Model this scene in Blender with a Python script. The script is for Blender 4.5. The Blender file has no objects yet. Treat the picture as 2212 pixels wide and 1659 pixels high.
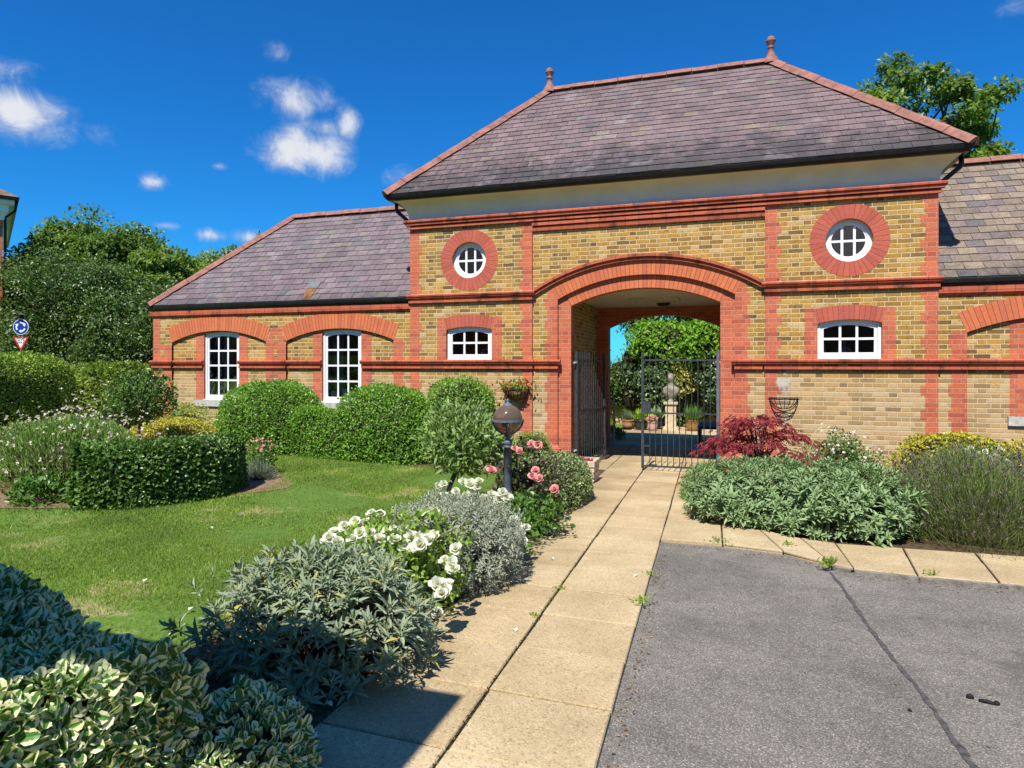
import bpy, math, random
import numpy as np
from mathutils import Vector, Matrix
from mathutils.geometry import tessellate_polygon
R = math.radians
SC = bpy.context.scene
COL = SC.collection

# ------------------------------------------------------------------ camera, sky, sun, exposure
TH = math.atan(1400 / 4376)            # the facade runs along X; the camera looks 17.7 degrees to the left of its normal
CAM = Vector((0, 0, 1.7))
cd = bpy.data.cameras.new('camera')
cam = bpy.data.objects.new('camera', cd)
COL.objects.link(cam)
cam.location = CAM
cam.rotation_euler = (R(90), 0, TH)
cd.sensor_width = 36
cd.lens = 36 * 1400 / 2212
cd.shift_y = -42.5 / 2212
cd.clip_start = 0.05
cd.clip_end = 2000
SC.camera = cam

SUN_EL, SUN_AZ = 55.5, 2.5             # sunlight travels towards +Y, a little towards +X
ea, aa = R(SUN_EL), R(SUN_AZ)
to_sun = Vector((-math.sin(aa) * math.cos(ea), -math.cos(aa) * math.cos(ea), math.sin(ea)))
sd = bpy.data.lights.new('sun', 'SUN')
sd.energy = 4.9
sd.angle = R(0.53)
sd.color = (1.0, 0.95, 0.86)
sun = bpy.data.objects.new('sun', sd)
COL.objects.link(sun)
sun.rotation_euler = to_sun.to_track_quat('Z', 'Y').to_euler()

W = bpy.data.worlds.new('World')
SC.world = W
W.use_nodes = True
SC.view_settings.view_transform = 'Standard'
SC.view_settings.look = 'None'
SC.view_settings.exposure = 0.5
SC.view_settings.gamma = 1
SC.view_settings.use_curve_mapping = False
SC.cycles.max_bounces = 7
SC.cycles.diffuse_bounces = 3
SC.cycles.transparent_max_bounces = 12
SC.cycles.caustics_reflective = False
SC.cycles.caustics_refractive = False

class NT:
    """small helper to write node trees"""
    def __init__(s, tree): s.t = tree; s.n = tree.nodes; s.l = tree.links
    def add(s, typ, **kw):
        nd = s.n.new(typ)
        ins = kw.pop('ins', {})
        for k, v in kw.items(): setattr(nd, k, v)
        for k, v in ins.items(): s.put(nd.inputs[k], v)
        return nd
    def put(s, sock, v):
        if isinstance(v, bpy.types.NodeSocket): s.l.new(v, sock)
        elif isinstance(v, (tuple, list)) and len(v) == 3 and sock.type == 'RGBA': sock.default_value = (*v, 1)
        else: sock.default_value = v
    def m(s, op, a, b=0.0, c=0.0, clamp=False):
        nd = s.n.new('ShaderNodeMath'); nd.operation = op; nd.use_clamp = clamp
        s.put(nd.inputs[0], a); s.put(nd.inputs[1], b)
        if len(nd.inputs) > 2: s.put(nd.inputs[2], c)
        return nd.outputs[0]
    def vm(s, op, a, b=(0, 0, 0)):
        nd = s.n.new('ShaderNodeVectorMath'); nd.operation = op
        s.put(nd.inputs[0], a); s.put(nd.inputs[1], b)
        return nd.outputs['Value'] if op in ('DOT_PRODUCT', 'LENGTH') else nd.outputs[0]
    def mix(s, f, a, b, blend='MIX'):
        nd = s.n.new('ShaderNodeMix'); nd.data_type = 'RGBA'; nd.blend_type = blend
        s.put(nd.inputs[0], f); s.put(nd.inputs[6], a); s.put(nd.inputs[7], b)
        return nd.outputs[2]
    def ramp(s, f, stops, interp='LINEAR'):
        nd = s.n.new('ShaderNodeValToRGB'); cr = nd.color_ramp; cr.interpolation = interp
        while len(cr.elements) < len(stops): cr.elements.new(0.5)
        for e, (p, c) in zip(cr.elements, stops):
            e.position = p; e.color = (*c, 1) if len(c) == 3 else c
        s.put(nd.inputs[0], f)
        return nd.outputs[0]
    def step(s, x, lo, hi):
        nd = s.n.new('ShaderNodeMapRange'); nd.interpolation_type = 'SMOOTHSTEP'
        s.put(nd.inputs[0], x); s.put(nd.inputs[1], lo); s.put(nd.inputs[2], hi)
        return nd.outputs[0]
    def noise(s, vec, scale, detail=3.0, rough=0.55, dist=0.0, out=0):
        nd = s.n.new('ShaderNodeTexNoise')
        if vec is not None: s.put(nd.inputs['Vector'], vec)
        nd.inputs['Scale'].default_value = scale; nd.inputs['Detail'].default_value = detail
        nd.inputs['Roughness'].default_value = rough; nd.inputs['Distortion'].default_value = dist
        return nd.outputs[out]

# the sky: Nishita blue with a few fair-weather clouds in fixed directions
w = NT(W.node_tree)
for nd in list(w.n): w.n.remove(nd)
sky = w.add('ShaderNodeTexSky', sky_type='NISHITA', sun_disc=False, sun_elevation=R(SUN_EL), sun_rotation=R(180 + SUN_AZ), altitude=0,
            air_density=1.0, dust_density=0.15, ozone_density=3.0)
hsv = w.add('ShaderNodeHueSaturation', ins={'Saturation': 1.15, 'Value': 1.0, 'Color': sky.outputs[0]})
skyb = w.mix(1.0, hsv.outputs[0], (.13, .74, 1.22), 'MULTIPLY')
tc = w.add('ShaderNodeTexCoord')
d = w.vm('NORMALIZE', tc.outputs['Generated'])
def pix_dir(x, y):
    c, s = math.cos(TH), math.sin(TH); u = (x - 1106) / 1400
    return Vector((-s + u * c, c + u * s, -(y - 787) / 1400)).normalized()
nz = w.noise(d, 24.0, 9, 0.66, 0.5)
nf = w.noise(d, 7.0, 3, 0.5)
dens = None
#        px   py   half-w half-h  thickness
CLOUDS = [(655, 325, 108, 62, 1.0), (640, 215, 92, 56, .74), (752, 262, 42, 46, .66), (690, 275, 60, 40, .6), (48, 243, 96, 58, .80), (10, 150, 62, 34, .55),
          (330, 394, 34, 22, .75), (458, 509, 36, 18, .72), (535, 512, 46, 22, .62), (596, 112, 44, 34, .42), (215, 285, 52, 30, .36),
          (478, 568, 62, 26, .72), (870, 385, 50, 34, .3), (350, 487, 36, 12, .45), (475, 358, 18, 10, .5), (2180, 20, 60, 26, .42)]
for (px, py, hw, hh, th) in CLOUDS:
    cdir = pix_dir(px, py)
    rt = cdir.cross(Vector((0, 0, 1))).normalized(); up = rt.cross(cdir)
    a = w.m('DIVIDE', w.vm('DOT_PRODUCT', d, tuple(rt)), hw / 1550)
    b = w.m('DIVIDE', w.vm('DOT_PRODUCT', d, tuple(up)), hh / 1550)
    rr = w.m('SQRT', w.m('ADD', w.m('MULTIPLY', a, a), w.m('MULTIPLY', b, b)))
    k = w.m('MULTIPLY', w.m('SUBTRACT', 1.2, rr, clamp=True), th * 1.15)
    k = w.m('MULTIPLY', k, w.m('GREATER_THAN', w.vm('DOT_PRODUCT', d, tuple(cdir)), 0.5))
    dens = k if dens is None else w.m('MAXIMUM', dens, k)
dd = w.m('ADD', dens, w.m('MULTIPLY', w.m('SUBTRACT', nz, 0.53), 1.45))
dd = w.m('ADD', dd, w.m('MULTIPLY', w.m('SUBTRACT', nf, 0.5), 0.9))
dd = w.m('MULTIPLY', dd, w.step(dens, 0.0, 0.12))
cov = w.m('MULTIPLY', w.step(dd, 0.08, 1.05), 0.93)
ccol = w.mix(w.step(dd, 0.3, 0.95), (3.2, 4.0, 5.4), (6.6, 6.7, 6.9))
skyc = w.mix(cov, skyb, ccol)
bg = w.add('ShaderNodeBackground', ins={'Color': skyc, 'Strength': 0.09})
wo = w.add('ShaderNodeOutputWorld', ins={'Surface': bg.outputs[0]})

# ------------------------------------------------------------------ helpers
G0, GM = 0.17, 0.0265
def g(Y, X=0.0): return G0 - GM * min(max(Y, -30), 26) + .03 * min(max(0.0, -1.9 - X), 10)   # the site falls gently towards the building; the lawn rises to the left
F = 11.17                                             # Y of the gatehouse front

def link(o, parent=None):
    COL.objects.link(o)
    if parent is not None:
        o.parent = parent
        if parent.parent is None: o.matrix_parent_inverse = Matrix.Translation(parent.location).inverted()
    return o

def tag(o, label=None, cat=None, group=None, kind=None):
    if label: o['label'] = label
    if cat: o['category'] = cat
    if group: o['group'] = group
    if kind: o['kind'] = kind
    return o

def thing(name, label, cat, loc, group=None):
    o = bpy.data.objects.new(name, None); COL.objects.link(o)
    o.location = loc; o.empty_display_size = 0.2
    return tag(o, label, cat, group)

class MB:
    """collects polygons, links them as one mesh object (all coordinates are world metres)"""
    def __init__(s): s.v = []; s.f = []; s.uv = []; s.mi = []
    def face(s, pts, uv=None, mi=0):
        i = len(s.v); s.v += [tuple(p) for p in pts]; s.f.append(tuple(range(i, i + len(pts)))); s.uv.append(uv); s.mi.append(mi)
    def box(s, x0, x1, y0, y1, z0, z1, mi=0):
        p = [(x0, y0, z0), (x1, y0, z0), (x1, y1, z0), (x0, y1, z0), (x0, y0, z1), (x1, y0, z1), (x1, y1, z1), (x0, y1, z1)]
        for q in ((0, 3, 2, 1), (4, 5, 6, 7), (0, 1, 5, 4), (1, 2, 6, 5), (2, 3, 7, 6), (3, 0, 4, 7)): s.face([p[k] for k in q], mi=mi)
    def obox(s, c, ex, ey, ez, hx, hy, hz):
        c, ex, ey, ez = Vector(c), Vector(ex), Vector(ey), Vector(ez)
        p = [c + ex * hx * a + ey * hy * b + ez * hz * k for k in (-1, 1) for (a, b) in ((-1, -1), (1, -1), (1, 1), (-1, 1))]
        for q in ((0, 3, 2, 1), (4, 5, 6, 7), (0, 1, 5, 4), (1, 2, 6, 5), (2, 3, 7, 6), (3, 0, 4, 7)): s.face([p[k] for k in q])
    def bar(s, a, b, w, h=None, up=(0, 0, 1)):
        a, b = Vector(a), Vector(b); t = (b - a); L = t.length; t /= L
        u = Vector(up)
        if abs(t.dot(u)) > .98: u = Vector((0, 1, 0))
        sx = t.cross(u).normalized(); sy = sx.cross(t)
        s.obox((a + b) / 2, t, sx, sy, L / 2, w / 2, (h or w) / 2)
    def tube(s, pts, rad, n=6, cap=True):
        pts = [Vector(p) for p in pts]
        if not hasattr(rad, '__len__'): rad = [rad] * len(pts)
        rings = []; ref = None
        for i, p in enumerate(pts):
            t = (pts[min(i + 1, len(pts) - 1)] - pts[max(i - 1, 0)]).normalized()
            if ref is None: ref = t.orthogonal()
            u = (ref - t * ref.dot(t)).normalized(); ref = u; v = t.cross(u)
            rings.append([p + (u * math.cos(2 * math.pi * k / n) + v * math.sin(2 * math.pi * k / n)) * rad[i] for k in range(n)])
        i0 = len(s.v)
        for r in rings: s.v += [tuple(q) for q in r]
        for i in range(len(rings) - 1):
            for k in range(n):
                k2 = (k + 1) % n
                s.f.append((i0 + i * n + k, i0 + i * n + k2, i0 + (i + 1) * n + k2, i0 + (i + 1) * n + k)); s.uv.append(None); s.mi.append(0)
        if cap:
            s.f.append(tuple(i0 + k for k in range(n))[::-1]); s.uv.append(None); s.mi.append(0)
            s.f.append(tuple(i0 + (len(rings) - 1) * n + k for k in range(n))); s.uv.append(None); s.mi.append(0)
    def lathe(s, prof, c, n=16):
        cx, cy, cz = c; i0 = len(s.v)
        for (r, z) in prof:
            for k in range(n):
                a = 2 * math.pi * k / n; s.v.append((cx + r * math.cos(a), cy + r * math.sin(a), cz + z))
        for i in range(len(prof) - 1):
            for k in range(n):
                k2 = (k + 1) % n
                s.f.append((i0 + i * n + k, i0 + i * n + k2, i0 + (i + 1) * n + k2, i0 + (i + 1) * n + k)); s.uv.append(None); s.mi.append(0)
    def ball(s, c, r, n=12, sz=1.0):
        s.lathe([(max(r * math.sin(math.pi * i / n), 1e-4), -r * sz * math.cos(math.pi * i / n)) for i in range(n + 1)], c, n + 4)
    def build(s, name, mat, parent=None, smooth=False, org=None, bevel=0.0):
        me = bpy.data.meshes.new(name)
        o = (0, 0, 0)
        if parent is None: o = org or o
        me.from_pydata([(x - o[0], y - o[1], z - o[2]) for x, y, z in s.v], [], s.f)
        mats = mat if isinstance(mat, (list, tuple)) else [mat]
        for m_ in mats: me.materials.append(m_)
        lay = me.uv_layers.new(name='uv'); data = np.zeros(len(me.loops) * 2, dtype=np.float32)
        for pi, p in enumerate(me.polygons):
            uv = s.uv[pi]; nx, ny, nz_ = (abs(c) for c in p.normal)
            p.material_index = s.mi[pi]
            for j, li in enumerate(p.loop_indices):
                if uv is not None: a, b = uv[j]
                else:
                    x, y, z = s.v[s.f[pi][j]]
                    if nz_ > nx and nz_ > ny: a, b = x, y
                    elif ny >= nx: a, b = x, z
                    else: a, b = y, z
                data[li * 2] = a; data[li * 2 + 1] = b
        lay.data.foreach_set('uv', data)
        if smooth:
            for p in me.polygons: p.use_smooth = True
            me.update()
        ob = bpy.data.objects.new(name, me)
        if parent is None: ob.location = o
        link(ob, parent)
        if bevel:
            bv = ob.modifiers.new('bevel', 'BEVEL'); bv.width = bevel; bv.segments = 2; bv.limit_method = 'ANGLE'
        return ob

def slab(mb, outer, holes, y0, y1, mi=0):
    """a wall plate: outline and holes in (x, z), from y0 (front) to y1 (back)"""
    loops = [outer] + list(holes)
    flat = [p for lp in loops for p in lp]
    tris = tessellate_polygon([[Vector((p[0], p[1], 0)) for p in lp] for lp in loops])
    for t in tris:
        a, b, c = (flat[i] for i in t)
        if (b[0] - a[0]) * (c[1] - a[1]) - (b[1] - a[1]) * (c[0] - a[0]) < 0: b, c = c, b
        mb.face([(a[0], y0, a[1]), (b[0], y0, b[1]), (c[0], y0, c[1])], mi=mi)
        mb.face([(a[0], y1, a[1]), (c[0], y1, c[1]), (b[0], y1, b[1])], mi=mi)
    for li, lp in enumerate(loops):
        ar = sum(lp[i][0] * lp[(i + 1) % len(lp)][1] - lp[(i + 1) % len(lp)][0] * lp[i][1] for i in range(len(lp)))
        q = lp if (ar > 0) == (li == 0) else lp[::-1]
        for i in range(len(q)):
            a, b = q[i], q[(i + 1) % len(q)]
            mb.face([(a[0], y0, a[1]), (a[0], y1, a[1]), (b[0], y1, b[1]), (b[0], y0, b[1])], mi=mi)

def arc(cx, cz, r, a0, a1, n):
    return [(cx + r * math.sin(a0 + (a1 - a0) * i / n), cz + r * math.cos(a0 + (a1 - a0) * i / n)) for i in range(n + 1)]

def ring(mb, cx, cz, r0, r1, a0, a1, y0, y1, n=24):
    """arch ring of voussoirs; angle 0 is the crown"""
    rm = (r0 + r1) / 2
    full = abs(a1 - a0) > 6.2
    for i in range(n):
        b0, b1 = a0 + (a1 - a0) * i / n, a0 + (a1 - a0) * (i + 1) / n
        P = lambda r, a, y: (cx + r * math.sin(a), y, cz + r * math.cos(a))
        u0, u1 = b0 * rm + 50, b1 * rm + 50
        mb.face([P(r0, b0, y0), P(r0, b1, y0), P(r1, b1, y0), P(r1, b0, y0)], [(u0, 0), (u1, 0), (u1, 1), (u0, 1)])
        mb.face([P(r0, b0, y1), P(r1, b0, y1), P(r1, b1, y1), P(r0, b1, y1)], [(u0, 0), (u0, 1), (u1, 1), (u1, 0)])
        mb.face([P(r0, b0, y1), P(r0, b1, y1), P(r0, b1, y0), P(r0, b0, y0)], [(u0, 0), (u1, 0), (u1, 1), (u0, 1)])
        mb.face([P(r1, b0, y0), P(r1, b1, y0), P(r1, b1, y1), P(r1, b0, y1)], [(u0, 0), (u1, 0), (u1, 1), (u0, 1)])
    if not full:
        for b in (a0, a1):
            mb.face([(cx + r * math.sin(b), y, cz + r * math.cos(b)) for r, y in ((r0, y0), (r1, y0), (r1, y1), (r0, y1))])

def prof(mb, pts, x0, x1):
    """a moulding: closed profile of (y, z) run from x0 to x1"""
    n = len(pts)
    for i in range(n):
        (ya, za), (yb, zb) = pts[i], pts[(i + 1) % n]
        mb.face([(x0, ya, za), (x1, ya, za), (x1, yb, zb), (x0, yb, zb)], [(x0, 0), (x1, 0), (x1, .1), (x0, .1)])
    mb.face([(x0, y, z) for y, z in pts], [(x0, 0)] * n); mb.face([(x1, y, z) for y, z in pts[::-1]], [(x1, 0)] * n)

def sweep(mb, pts, x0, x1, y0, y1, closed=True, back=True):
    """profile of (offset outwards, z) carried round a rectangle with mitred corners"""
    n = len(pts)
    def rect(o, z): return [(x0 - o, y0 - o, z), (x1 + o, y0 - o, z), (x1 + o, y1 + o, z), (x0 - o, y1 + o, z)]
    rs = [rect(o, z) for o, z in pts]
    for i in range(n if closed else n - 1):
        A, B = rs[i], rs[(i + 1) % n]
        for k in range(4):
            k2 = (k + 1) % 4
            def uv(p): return (p[0] if k in (0, 2) else p[1], p[2])
            q = [A[k], A[k2], B[k2], B[k]]
            mb.face(q, [uv(p) for p in q])

def npmesh(name, co, faces, mats, parent=None, uv=None, org=None, smooth=False, mi=None):
    """co (n,3); faces: list of integer arrays, each (m,k)"""
    me = bpy.data.meshes.new(name)
    o = np.array(org if (org is not None and parent is None) else (0, 0, 0), dtype=np.float32)
    co = (np.asarray(co, dtype=np.float32) - o)
    me.vertices.add(len(co)); me.vertices.foreach_set('co', co.ravel())
    tot = np.concatenate([np.full(len(f), f.shape[1], dtype=np.int32) for f in faces])
    idx = np.concatenate([f.ravel() for f in faces]).astype(np.int32)
    me.loops.add(len(idx)); me.loops.foreach_set('vertex_index', idx)
    me.polygons.add(len(tot))
    st = np.zeros(len(tot), dtype=np.int32); st[1:] = np.cumsum(tot)[:-1]
    me.polygons.foreach_set('loop_start', st); me.polygons.foreach_set('loop_total', tot)
    if mi is not None: me.polygons.foreach_set('material_index', np.asarray(mi, dtype=np.int32))
    me.polygons.foreach_set('use_smooth', np.full(len(tot), bool(smooth)))
    for m_ in (mats if isinstance(mats, (list, tuple)) else [mats]): me.materials.append(m_)
    me.update(calc_edges=True)
    if uv is not None:
        lay = me.uv_layers.new(name='uv'); lay.data.foreach_set('uv', np.asarray(uv, dtype=np.float32)[idx].ravel())
    ob = bpy.data.objects.new(name, me)
    if parent is None: ob.location = o
    return link(ob, parent)

# leaf templates: (along, across, lift) and faces
TPL = {
 'diamond': ([(0, 0, 0), (.45, .5, .1), (1, 0, -.06), (.45, -.5, .1)], [(0, 1, 2), (0, 2, 3)]),
 'obov': ([(0, 0, 0), (.4, 0, .0), (.78, 0, -.03), (1, 0, -.1), (.22, .22, .05), (.52, .45, .1), (.82, .42, .06), (.97, .18, -.05), (.22, -.22, .05), (.52, -.45, .1), (.82, -.42, .06), (.97, -.18, -.05)],
          [(0, 1, 4), (1, 5, 4), (1, 2, 6, 5), (2, 7, 6), (2, 3, 7), (0, 8, 1), (1, 8, 9), (1, 9, 10, 2), (2, 10, 11), (2, 11, 3)]),
 'oval': ([(0, 0, 0), (.3, 0, 0), (.68, 0, -.02), (1, 0, -.14), (.3, .46, .09), (.7, .38, .05), (.3, -.46, .09), (.7, -.38, .05)],
          [(0, 1, 4), (1, 2, 5, 4), (2, 3, 5), (0, 6, 1), (1, 6, 7, 2), (2, 7, 3)]),
 'lance': ([(0, 0, 0), (.35, 0, .0), (.7, 0, -.05), (1, 0, -.18), (.35, .5, .05), (.7, .38, -.01), (.35, -.5, .05), (.7, -.38, -.01)],
          [(0, 1, 4), (1, 2, 5, 4), (2, 3, 5), (0, 6, 1), (1, 6, 7, 2), (2, 7, 3)]),
 'blade': ([(0, .5, 0), (0, -.5, 0), (.55, .36, .02), (.55, -.36, .02), (1, 0, -.12)], [(0, 1, 3, 2), (2, 3, 4)]),
 'tri': ([(0, .5, 0), (0, -.5, 0), (1, 0, 0)], [(0, 1, 2)]),
 'petal': ([(0, .12, 0), (0, -.12, 0), (.5, .5, .12), (.5, 0, .0), (.5, -.5, .12), (1, .34, .16), (1.05, 0, .06), (1, -.34, .16)],
           [(0, 1, 3), (0, 3, 2), (1, 4, 3), (2, 3, 6, 5), (3, 4, 7, 6)]),
 'chip': ([(0, 0, 0), (.5, .5, .1), (1, 0, 0), (.5, -.5, .1)], [(0, 1, 2, 3)]),
}
def unit(a): return a / np.maximum(np.linalg.norm(a, axis=-1, keepdims=True), 1e-9)

def leaves(P, T, N, L, Wd, tpl):
    """place one template leaf per point: axis T, face normal N, length L, width Wd -> co, faces, uv"""
    tv, tf = TPL[tpl]; tv = np.array(tv)
    n = len(P); k = len(tv)
    T = unit(T); B = unit(np.cross(N, T)); N = np.cross(T, B)
    L = np.broadcast_to(np.asarray(L, dtype=float), (n,)); Wd = np.broadcast_to(np.asarray(Wd, dtype=float), (n,))
    co = (P[:, None] + T[:, None] * (tv[None, :, 0] * L[:, None])[..., None] + B[:, None] * (tv[None, :, 1] * Wd[:, None])[..., None]
          + N[:, None] * (tv[None, :, 2] * L[:, None])[..., None]).reshape(-1, 3)
    off = (np.arange(n) * k)[:, None]
    byk = {}
    for f in tf: byk.setdefault(len(f), []).append(np.array(f)[None] + off)
    faces = [np.concatenate(v) for v in byk.values()]
    uv = np.tile(np.stack([tv[:, 1] + .5, tv[:, 0]], 1), (n, 1))
    return co, faces, uv

def join(parts):
    cos, fs, uvs, o = [], [], [], 0
    for co, f, uv in parts:
        cos.append(co); fs += [q + o for q in f]; uvs.append(uv); o += len(co)
    return np.concatenate(cos), fs, np.concatenate(uvs)

def rdir(rng, n):
    return unit(rng.normal(size=(n, 3)))

def lumps(rng, D, amp, k=6, fr=4.0):
    v = np.zeros(len(D))
    for _ in range(k):
        a = rng.normal(size=3) * fr; v += np.sin(D @ a + rng.uniform(0, 6.28))
    return 1 + amp * v / math.sqrt(k)

def shell(rng, n, c, r, p=2.0, depth=.25, amp=.05, zmin=None, fr=4.0, gaps=0.0):
    """points in the outer layer of a lumpy super-ellipsoid and their outward normals"""
    c = np.array(c); r = np.array(r, dtype=float)
    seed = int(rng.integers(1 << 30))
    D = rdir(rng, int(n * 3.2))
    D = D * np.array([1, 1, 1.0])
    E = D * r
    # spread by area: directions of the scaled sphere
    D = unit(E) if p > 2.5 else D
    q = (np.abs(D / r) ** p).sum(1) ** (-1 / p)
    q = q * lumps(np.random.default_rng(seed), D, amp, fr=fr)
    t = 1 - depth * rng.random(len(D)) ** 1.6
    P = D * (q * t)[:, None]
    Nn = unit(np.sign(P) * np.abs(P / r) ** (p - 1) / r)
    P = P + c
    ok = np.ones(len(P), bool)
    if zmin is not None: ok &= P[:, 2] > zmin
    if gaps:
        gv = lumps(np.random.default_rng(seed + 1), P, 1.0, k=8, fr=9.0 / max(r)) - 1
        ok &= gv > -1.6 + gaps * 1.4 * rng.random(len(P)) * 2
    P, Nn = P[ok][:n], Nn[ok][:n]
    return P, Nn

def orient(rng, Nn, out=.5, up=.5, rnd=.7, flat=.5):
    """leaf axes and face normals for leaves on a crown surface"""
    n = len(Nn); upv = np.array([0, 0, 1.0])
    T = unit(Nn * out + upv * up + rdir(rng, n) * rnd)
    ref = unit(Nn * flat + upv * .35 + rdir(rng, n) * .6)
    return T, unit(np.cross(np.cross(T, ref), T) + 1e-6)

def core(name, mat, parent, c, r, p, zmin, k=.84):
    """dark solid fill put inside a bush in place of its twigs"""
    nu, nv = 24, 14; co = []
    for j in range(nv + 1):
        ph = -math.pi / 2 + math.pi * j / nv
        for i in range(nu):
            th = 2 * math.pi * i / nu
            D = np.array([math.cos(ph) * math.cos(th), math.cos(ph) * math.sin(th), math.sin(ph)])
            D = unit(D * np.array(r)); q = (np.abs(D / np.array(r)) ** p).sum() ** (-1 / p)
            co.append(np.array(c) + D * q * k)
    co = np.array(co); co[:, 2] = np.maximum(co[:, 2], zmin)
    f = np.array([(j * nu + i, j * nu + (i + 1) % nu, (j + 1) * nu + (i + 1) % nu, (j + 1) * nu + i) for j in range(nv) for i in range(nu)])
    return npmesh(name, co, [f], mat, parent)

# ------------------------------------------------------------------ materials
def mat(name, rough=.8, spec=.3):
    m = bpy.data.materials.new(name); m.use_nodes = True
    t = NT(m.node_tree); b = t.n['Principled BSDF']
    b.inputs['Roughness'].default_value = rough
    b.inputs['Specular IOR Level'].default_value = spec
    return m, t, b

def plain(name, col, rough=.7, spec=.3, var=.12, scale=9.0, metal=0.0, bump=0.0):
    m, t, b = mat(name, rough, spec)
    b.inputs['Metallic'].default_value = metal
    co = t.add('ShaderNodeTexCoord').outputs['Object']
    n = t.noise(co, scale, 5, .6)
    lo = tuple(c * (1 - var * 2.2) for c in col); hi = tuple(min(c * (1 + var * 1.6), 1) for c in col)
    t.put(b.inputs['Base Color'], t.ramp(n, [(.28, lo), (.72, hi)]))
    if bump:
        bp = t.add('ShaderNodeBump', ins={'Strength': bump, 'Distance': .01, 'Height': t.noise(co, scale * 6, 4, .6)})
        t.put(b.inputs['Normal'], bp.outputs[0])
    return m

COURSE, PAIR = 0.0732, 0.342
def brick(name, stops, mortar, mw=.0095, header_shift=.0, rough_edge=.006, dirt=.35, dirtcol=(.03, .025, .02), bump=.9, light_low=0.0):
    """Flemish bond in metres of UV: each course alternates stretcher and header"""
    m, t, b = mat(name, .88, .2)
    uv = t.add('ShaderNodeUVMap', uv_map='uv').outputs[0]
    wob = t.noise(uv, 26.0, 3, .6, out=1)
    wv = t.vm('SCALE', t.vm('SUBTRACT', wob, (.5, .5, .5))); wv.node.inputs['Scale'].default_value = rough_edge * 2
    uw = t.vm('ADD', uv, wv)
    sx = t.add('ShaderNodeSeparateXYZ', ins={0: uw})
    x = t.m('ADD', sx.outputs[0], 40.0); y = t.m('ADD', sx.outputs[1], 4.0)
    row = t.m('FLOOR', t.m('DIVIDE', y, COURSE))
    fy = t.m('SUBTRACT', t.m('DIVIDE', y, COURSE), row)
    par = t.m('MODULO', row, 2.0)
    xs = t.m('ADD', t.m('DIVIDE', x, PAIR), t.m('MULTIPLY', par, .5))
    cell = t.m('FLOOR', xs); fx = t.m('SUBTRACT', xs, cell)
    isH = t.m('GREATER_THAN', fx, .655)
    e0 = t.m('MULTIPLY', isH, .655)
    # distance in metres to the nearest brick edge
    dl = t.m('MULTIPLY', t.m('SUBTRACT', fx, e0), PAIR)
    e1 = t.m('ADD', .655, t.m('MULTIPLY', isH, .345))
    dr = t.m('MULTIPLY', t.m('SUBTRACT', e1, fx), PAIR)
    db = t.m('MULTIPLY', fy, COURSE); dt = t.m('MULTIPLY', t.m('SUBTRACT', 1.0, fy), COURSE)
    dist = t.m('MINIMUM', t.m('MINIMUM', dl, dr), t.m('MINIMUM', db, dt))
    face = t.step(dist, mw * .5 - .0025, mw * .5 + .0025)
    cv = t.add('ShaderNodeCombineXYZ', ins={0: t.m('ADD', t.m('MULTIPLY', cell, 2.0), isH), 1: row, 2: 0.0}).outputs[0]
    wn = t.add('ShaderNodeTexWhiteNoise', noise_dimensions='3D', ins={'Vector': cv})
    col = t.ramp(wn.outputs[0], stops)
    fine = t.noise(uv, 55.0, 4, .7)
    blot = t.noise(uv, 16.0, 4, .65)
    col = t.mix(t.m('MULTIPLY', t.step(blot, .52, .74), dirt), col, dirtcol)
    col = t.mix(.55, col, t.mix(1.0, col, t.ramp(t.noise(uv, 38.0, 5, .75), [(.3, (.38, .36, .34)), (.7, (1.5, 1.45, 1.4))]), 'MULTIPLY'))
    mcol = t.mix(t.m('MULTIPLY', fine, .5), mortar, tuple(c * .62 for c in mortar))
    big = t.noise(uv, 1.3, 3, .6)
    col = t.mix(1.0, col, t.ramp(big, [(.3, (.8, .8, .8)), (.7, (1.1, 1.1, 1.1))]), 'MULTIPLY')
    if light_low:   # the lowest courses were rebuilt in paler brick with flush pale pointing
        k = t.m('MULTIPLY', t.m('SUBTRACT', 1.0, t.step(sx.outputs[1], 1.2, 1.75)), light_low)
        col = t.mix(t.m('MULTIPLY', k, t.m('ADD', .35, t.m('MULTIPLY', wn.outputs[0], .5))), col, (.56, .42, .26))
    t.put(b.inputs['Base Color'], t.mix(face, mcol, col))
    h = t.m('ADD', face, t.m('MULTIPLY', fine, .35))
    bp = t.add('ShaderNodeBump', ins={'Strength': bump, 'Distance': .006, 'Height': h})
    t.put(b.inputs['Normal'], bp.outputs[0])
    return m

YEL = brick('yellow_stock_brick', [(0, (.16, .095, .04)), (.09, (.29, .17, .045)), (.36, (.41, .235, .052)), (.66, (.50, .29, .064)), (.88, (.53, .33, .095)), (1, (.57, .41, .20))],
            (.64, .51, .31), mw=.0135, dirt=.7, light_low=.75)
REDB = brick('red_facing_brick', [(0, (.44, .105, .068)), (.3, (.54, .140, .068)), (.65, (.63, .178, .080)), (1, (.55, .142, .088))],
             (.52, .36, .26), mw=.0065, rough_edge=.0025, dirt=.22, dirtcol=(.22, .04, .04), bump=.5)

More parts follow.
